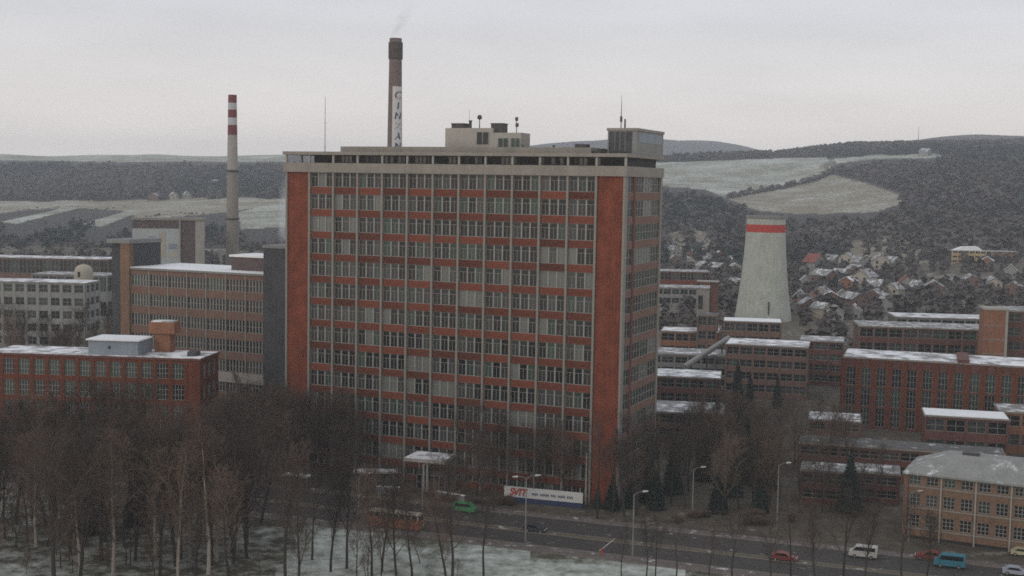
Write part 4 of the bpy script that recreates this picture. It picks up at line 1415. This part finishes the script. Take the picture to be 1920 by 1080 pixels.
# ---------------------------------------------------------------- street furniture
def lamp(px, py, h, label, rz=0.35, double=True):
    p = gz(px, py)
    Lp = thing('street_lamp', label, 'street lamp', (p.x, p.y, 0), rz)
    obj('pole', MB().tube([(0, 0, -.2), (0, 0, h * .5), (0, 0, h)], [0.16, 0.12, 0.08], 8).mesh('pole', 'metal_grey'), Lp)
    for s in ((-1, 1) if double else (1,)):
        arm = obj('arm', MB().tube([(0, 0, h - .1), (s * 0.8, 0, h + .35), (s * 1.9, 0, h + .45)], [0.06, 0.05, 0.05], 6).mesh('arm', 'metal_grey'), Lp)
        obj('lamp_head', MB().prism([(s * 1.7, h + .3), (s * 2.7, h + .38), (s * 2.7, h + .52), (s * 1.7, h + .58)], -.16, .16).mesh('lamp_head', 'lamp_glass'), arm)


lamp(985, 1016, 11.8, 'tall double armed street lamp before the white sign')
lamp(1186, 1042, 11.0, 'street lamp nearest the lower centre right of the sign', double=False)
lamp(1298, 966, 9.2, 'street lamp at the edge of the right thicket', double=False)
lamp(1457, 976, 11.0, 'farthest right street lamp before the thicket', double=False)
lamp(792, 955, 9.0, 'street lamp below the square entrance canopy', double=False)
lamp(672, 985, 9.5, 'street lamp left of the bus', double=False)
lamp(1703, 1015, 9.0, 'street lamp at the left corner of the orange brick house', double=False)
p = gz(1098, 945)
FP = thing('flag_pole', 'thick pale bare pole at the right end of the white sign', 'pole', (p.x, p.y, 0))
obj('shaft', MB().tube([(0, 0, -.2), (0, 0, 10.2)], [0.22, 0.14], 10).mesh('shaft', 'concrete_pale'), FP)
obj('finial', MB().lathe([(0.05, 10.2), (0.2, 10.3), (0.2, 10.45), (0.05, 10.6)], 10).mesh('finial', 'metal_grey'), FP)
p = gz(556, 915)
SHL = thing('bus_shelter', 'small shelter with snow white roof edge among trees left of the entrance', 'shelter', (p.x, p.y, 0), RZ(18))
obj('roof', MB().box(-3.2, 3.2, -1.2, 1.2, 2.6, 2.8).mesh('roof', 'concrete'), SHL)
obj('snow_cover', MB().box(-3.1, 3.1, -1.1, 1.1, 2.79, 2.92).mesh('snow_cover', 'snow'), SHL)
obj('back_wall', MB().box(-3.0, 3.0, 1.0, 1.1, 0, 2.6).mesh('back_wall', 'dark_cladding'), SHL)
for x in (-2.9, 2.9):
    boxpart('post', SHL, (0.12, 0.12, 2.61), (x, -0.9, 0), 'metal_grey')
# barrier pole leaning at the footway end
p = gz(1128, 1042)
BR = thing('barrier', 'pale raised barrier arm at the end of the footway', 'barrier', (p.x, p.y, 0), 0.0)
obj('post', MB().box(-.15, .15, -.15, .15, 0, 1.3).mesh('post', 'paint_red'), BR)
obj('arm', MB().tube([(-.4, 0, 0.9), (0, 0, 1.2), (2.4, 0.6, 3.0)], [.08, .07, .05], 6).mesh('arm', 'paint_white'), BR)


# ---------------------------------------------------------------- vehicles
def wheel_parts(V, pos, r=0.31):
    tyre = MB()
    rim = MB()
    n = 14
    for b_, rr, w, mname in ((tyre, r, 0.1, 'rubber'), (rim, r * 0.6, 0.108, 'chrome')):
        q = len(b_.v)
        for s in (-1, 1):
            for i in range(n):
                a = 2 * math.pi * i / n
                b_.v.append((rr * math.cos(a), s * w, rr * math.sin(a)))
        b_.f.append(tuple(range(n)))
        b_.f.append(tuple(n + i for i in reversed(range(n))))
        for i in range(n):
            j = (i + 1) % n
            b_.f.append((i, n + i, n + j, j))
        b_.m += [0] * (n + 2)
    tm, rm = tyre.mesh('tyre', 'rubber'), rim.mesh('rim', 'chrome')
    for x, y in pos:
        w = obj('wheel', tm, V, (x, y, r))
        obj('rim', rm, w)


def car(px, py, paint, label, rz=0.0, van=False, scale=1.0, v_fix=None):
    p = gz(px, py)
    V = thing('van' if van else 'car', label, 'van' if van else 'car', (p.x, p.y, 0.012), -ROAD_A + rz)
    V.scale = (scale,) * 3
    if van:
        body = [(-2.3, .32), (2.3, .32), (2.35, .8), (2.25, 1.05), (1.75, 1.25), (1.2, 1.98), (1.0, 2.05), (-2.2, 2.05), (-2.35, 1.9)]
        glass = [(1.62, 1.28), (1.12, 1.92), (-2.0, 1.92), (-2.0, 1.28)]
        hw = 0.85
    else:
        body = [(-2.1, .3), (2.1, .3), (2.15, .62), (2.05, .78), (1.0, .92), (.35, 1.38), (.1, 1.42), (-1.0, 1.42), (-1.25, 1.36), (-1.75, .95), (-2.1, .9)]
        glass = [(.85, .95), (.3, 1.33), (-1.0, 1.35), (-1.5, .97)]
        hw = 0.82
    obj('body', MB().prism(body, -hw, hw).mesh('body', paint), V)
    for s in (-1, 1):
        y = s * (hw + 0.006)
        obj('side_window', MB().prism(glass, min(y, s * (hw - .05)), max(y, s * (hw - .05))).mesh('side_window', 'glass_dark'), V)
        obj('headlight', MB().box(2.08, 2.2, s * .55 - .15, s * .55 + .15, .55, .75).mesh('headlight', 'lamp_glass'), V)
    ws = MB()
    a, c_ = glass[0], glass[1]
    ws.prism([(a[0] + .08, a[1]), (c_[0] + .06, c_[1]), (c_[0] + .02, c_[1]), (a[0] + .0, a[1])], -hw + .1, hw - .1)
    obj('windscreen', ws.mesh('windscreen', 'glass_dark'), V)
    obj('bumper', MB().box(2.1, 2.24, -hw + .02, hw - .02, .32, .5).box(-2.42 if van else -2.2, -2.08, -hw + .02, hw - .02, .32, .5).mesh('bumper', 'metal_dark'), V)
    wheel_parts(V, [(1.35, -hw + .08), (1.35, hw - .08), (-1.35, -hw + .08), (-1.35, hw - .08)])
    return V


car(1780, 1063, 'car_teal', 'teal van on the road below the orange brick house', van=True, rz=math.pi, scale=1.12)
car(1742, 1049, 'car_red', 'red car just behind the teal van', rz=math.pi, scale=1.1)
car(1618, 1045, 'car_white', 'white van on the road left of the red car', van=True, scale=1.05, rz=math.pi)
car(1470, 1051, 'car_red', 'red car seen between thin trees at lower right', scale=1.05)
car(1003, 997, 'car_dark', 'dark car on the road below the white sign')
car(872, 960, 'car_green', 'bright green van on the far carriageway left of the white sign', van=True, scale=0.95)
car(1905, 1078, 'car_grey', 'pale grey car cut by the right edge of the road', scale=1.05)
car(1918, 1042, 'car_yellow', 'cream yellow car at the right edge beyond the kerb')

pb0 = gz(742, 990)
BU = thing('bus', 'orange and cream bus stopped beyond the lawn trees', 'bus', (pb0.x, pb0.y, 0.012), -ROAD_A)
obj('body', MB().prism([(-5.3, .35), (5.3, .35), (5.35, 1.6), (5.2, 2.2), (-5.3, 2.2)], -1.22, 1.22).mesh('body', 'bus_orange'), BU)
obj('upper_body', MB().prism([(-5.3, 2.2), (5.2, 2.2), (5.05, 3.0), (4.8, 3.15), (-5.1, 3.15), (-5.3, 3.0)], -1.2, 1.2).mesh('upper_body', 'bus_cream'), BU)
for k in range(8):
    for s in (-1, 1):
        boxpart('side_window', BU, (1.08, 0.03, 0.85), (-4.5 + k * 1.26, 1.2 if s > 0 else -1.23, 1.75 + .45), 'glass_dark')
obj('windscreen', MB().box(5.1, 5.24, -1.0, 1.0, 1.9, 2.9).mesh('windscreen', 'glass_dark'), BU)
for s in (-1, 1):
    obj('headlight', MB().box(5.3, 5.38, s * .8 - .15, s * .8 + .15, .8, 1.1).mesh('headlight', 'lamp_glass'), BU)
wheel_parts(BU, [(3.3, -1.1), (3.3, 1.1), (-2.9, -1.1), (-2.9, 1.1)], 0.48)

# ---------------------------------------------------------------- far woods: masses nobody could count
FOREST_L = [(-900, 303), (560, 305), (560, 376), (430, 369), (240, 374), (0, 376), (-900, 376)]
EXCL = FIELD_PALE + FIELD_TAN
HEDGES = [[(1365, 373), (1420, 362), (1480, 351), (1530, 340), (1562, 325)], [(0, 402), (60, 392), (150, 388)], [(10, 424), (140, 396), (245, 388)], [(385, 402), (330, 400), (250, 412)],
          [(1240, 303), (1340, 300), (1400, 296), (1430, 297)], [(1500, 283), (1600, 275), (1700, 270)]]


def wood(name, label, material, n_tri, size, pts):
    pts = np.array(pts)
    size = np.where((pts[:, 0] < 0) & (pts[:, 1] < 1850) & (pts[:, 1] > 1000), 0.5, 1.0) * size
    N = len(pts)
    hts = np.random.uniform(8, 15, N) * size
    wid = hts * np.random.uniform(0.28, 0.42, N)
    T_ = n_tri
    a = np.random.uniform(0, 6.283, (N, T_))
    t = np.random.uniform(0.1, 1.0, (N, T_))
    r = np.sqrt(np.clip(1 - (2 * t - 1.05) ** 2, 0.05, 1)) * np.random.uniform(0.3, 1.0, (N, T_)) * wid[:, None]
    C_ = np.stack([pts[:, 0:1] + r * np.cos(a), pts[:, 1:2] + r * np.sin(a), pts[:, 2:3] + hts[:, None] * t], -1)
    V = np.zeros((N, T_, 3, 3))
    s = (hts * 0.31)[:, None, None]
    nrm = np.stack([np.cos(a) * 0.6, np.sin(a) * 0.6, 0.25 + t * 0.7], -1) + np.random.normal(0, 0.10, (N, T_, 3))
    nrm /= np.linalg.norm(nrm, axis=-1, keepdims=True)
    e1 = np.cross(nrm, np.random.normal(0, 1, (N, T_, 3)))
    e1 /= np.linalg.norm(e1, axis=-1, keepdims=True) + 1e-9
    e2 = np.cross(nrm, e1)
    for k in range(3):
        ph = 2.094 * k
        V[:, :, k] = C_ + (e1 * math.cos(ph) + e2 * math.sin(ph)) * s * np.random.uniform(0.7, 1.3, (N, T_, 1))
    V = V.reshape(-1, 3)
    F = np.arange(len(V)).reshape(-1, 3)
    me = bpy.data.meshes.new(name)
    me.from_pydata(V.tolist(), [], F.tolist())
    me.materials.append(MATS[material])
    me.update()
    return tag(obj(name, me), label, 'woodland', None, 'stuff')


def wood_points():
    out_b, out_n = [], []
    n = 52000
    Y = np.sqrt(np.random.uniform(1020.0 ** 2, 3250.0 ** 2, n))
    X = Y * np.random.uniform(-0.43, 0.43, n)
    Zt = np.array([terrain_z(x, y) for x, y in zip(X, Y)])
    px, py = project(np.stack([X, Y, Zt], 1))
    keep = ~((px > 560) & (px < 1215))
    ex = np.zeros(n, bool)
    jx = 5 * np.sin(X / 17) + 4 * np.sin(Y / 23 + X / 31)
    jy = 1.6 * np.sin(X / 13 + 1) + 1.2 * np.sin(Y / 19)
    for up_ in (0.0, 5.0, 10.0, 15.0):
        tpx_, tpy_ = project(np.stack([X, Y, Zt + up_], 1))
        for q in EXCL:
            ex |= inside(tpx_ + jx, tpy_ + jy, q)
    tpx_, tpy_ = project(np.stack([X, Y, Zt + 10.0], 1))
    left = px < 800
    keep &= ~ex
    for q in SCRUB:
        keep &= ~(inside(px, py, q) & (np.random.random(n) > 0.16))
    keep &= ~(left & (tpy_ < 303))
    town = (~left) & (py > 492) | (left & (py > 470))
    keep &= ~(town & (np.random.random(n) > 0.13))
    # a grid-free clumping mask: evergreen stands
    cl = np.sin(X / 90) + np.sin(Y / 130 + X / 200) + np.sin((X - Y) / 70) * .6 + np.random.normal(0, .5, n)
    for x, y, z, k, c in zip(X, Y, Zt, keep, cl):
        if k:
            (out_n if c > 0.8 else out_b).append((x, y, z - 1.0))
    for hd in HEDGES:
        for i in range(len(hd) - 1):
            for t in np.linspace(0, 1, 26):
                qx = hd[i][0] + (hd[i + 1][0] - hd[i][0]) * t + random.gauss(0, 1.2)
                qy = hd[i][1] + (hd[i + 1][1] - hd[i][1]) * t + random.gauss(0, .6)
                d = ray(qx, qy)
                Yq = 1100.0
                while Yq < 3200 and CAM_H + d[2] * Yq / d[1] > terrain_z(d[0] * Yq / d[1], Yq):
                    Yq += 10
                if Yq < 3200:
                    out_b.append((d[0] * Yq / d[1], Yq, terrain_z(d[0] * Yq / d[1], Yq) - 6.0))
    return out_b, out_n


wb_, wn_ = wood_points()
wood('bare_woodland', 'brown grey leafless woods covering the far slopes', 'forest_bare', 12, 1.0, wb_)
wood('evergreen_woodland', 'dark evergreen stands within the woods on the far slopes', 'forest_needle', 12, 1.05, wn_)


# garden trees in the valley, too small to tell apart
def valley_points(n):
    out = []
    while len(out) < n:
        y = math.sqrt(random.uniform(430 ** 2, 1050 ** 2))
        x = y * random.uniform(-0.42, 0.42)
        px, py = project(np.array([[x, y, 0.0]]))
        px, py = px[0], py[0]
        if 520 < px < 1220 or (1365 < px < 1500 and y < 640):
            continue
        if random.random() > (0.9 if y > 640 else 0.35):
            continue
        if 0 < px < 200 and 440 < y < 900 and random.random() < .8:
            continue
        out.append((x, y, terrain_z(x, y) - 0.5))
    return out


wood('valley_trees', 'small bare garden trees scattered between the houses and works', 'forest_bare', 16, 0.62, valley_points(1300))


# ---------------------------------------------------------------- smoke
def plume(name, label, loc, size, density, seed, lean):
    b = MB().box(-size[0], size[0], -size[1], size[1], 0, size[2])
    m = bpy.data.materials.new(name)
    m.use_nodes = True
    n, l = m.node_tree.nodes, m.node_tree.links
    n.remove(n['Principled BSDF'])
    pv = n.new('ShaderNodeVolumePrincipled')
    pv.inputs['Color'].default_value = (0.9, 0.9, 0.9, 1)
    tc = n.new('ShaderNodeTexCoord')
    sp = n.new('ShaderNodeSeparateXYZ')
    l.new(tc.outputs['Object'], sp.inputs[0])

    def math_(op, a, b_=None, c=None):
        t = n.new('ShaderNodeMath')
        t.operation = op
        for i, q in enumerate((a, b_, c)):
            if q is None:
                continue
            if isinstance(q, (int, float)):
                t.inputs[i].default_value = q
            else:
                l.new(q, t.inputs[i])
        return t.outputs[0]
    zt_ = math_('DIVIDE', sp.outputs['Z'], size[2])
    cx = math_('MULTIPLY_ADD', zt_, -lean, sp.outputs['X'])
    cx = math_('ADD', cx, lean * 0.5)
    rad_ = math_('MULTIPLY_ADD', zt_, size[1] * 0.55, size[1] * 0.28)
    dx = math_('DIVIDE', cx, rad_)
    dy = math_('DIVIDE', sp.outputs['Y'], rad_)
    d2 = math_('ADD', math_('MULTIPLY', dx, dx), math_('MULTIPLY', dy, dy))
    fall = math_('MAXIMUM', math_('SUBTRACT', 1.0, d2), 0.0)
    fade = math_('MULTIPLY', math_('SUBTRACT', 1.0, zt_), math_('MINIMUM', math_('MULTIPLY', zt_, 8.0), 1.0))
    ns = n.new('ShaderNodeTexNoise')
    ns.inputs['Scale'].default_value = 2.2 / size[1]
    ns.inputs['Detail'].default_value = 3
    l.new(tc.outputs['Object'], ns.inputs['Vector'])
    nn = math_('MAXIMUM', math_('MULTIPLY_ADD', ns.outputs[0], 3.0, -0.9), 0.0)
    den = math_('MULTIPLY', math_('MULTIPLY', math_('MULTIPLY', fall, fade), nn), density)
    l.new(den, pv.inputs['Density'])
    l.new(pv.outputs[0], n['Material Output'].inputs['Volume'])
    MATS[name] = m
    return tag(obj(name, b.mesh(name, name), None, loc), label, 'smoke', None, 'stuff')


plume('smoke_plume', 'faint pale smoke drifting from the brick chimney', (-49.6, 560, 126.5), (9, 6, 16), 0.22, 1, 8)
plume('steam_plume', 'white steam rising behind the left edge of the office slab', (-112, 640, 34), (14, 10, 34), 0.35, 2, 6)

# ---------------------------------------------------------------- haze
hz = bpy.data.materials.new('haze')
hz.use_nodes = True
hn, hl = hz.node_tree.nodes, hz.node_tree.links
hn.remove(hn['Principled BSDF'])
hv = hn.new('ShaderNodeVolumePrincipled')
hv.inputs['Color'].default_value = (0.90, 0.95, 1.0, 1)
hv.inputs['Density'].default_value = 0.00012
hv.inputs['Anisotropy'].default_value = 0.0
hl.new(hv.outputs[0], hn['Material Output'].inputs['Volume'])
MATS['haze'] = hz
zmax = max(float(Zg.max()), 141.0) + 6
zmin = min(float(Zg.min()), 0.0) - 1.5
tag(obj('haze', MB().box(-6300, 6300, -60, 7700, zmin, zmax).mesh('haze', 'haze')), 'thin winter haze filling the valley', None, None, 'stuff')
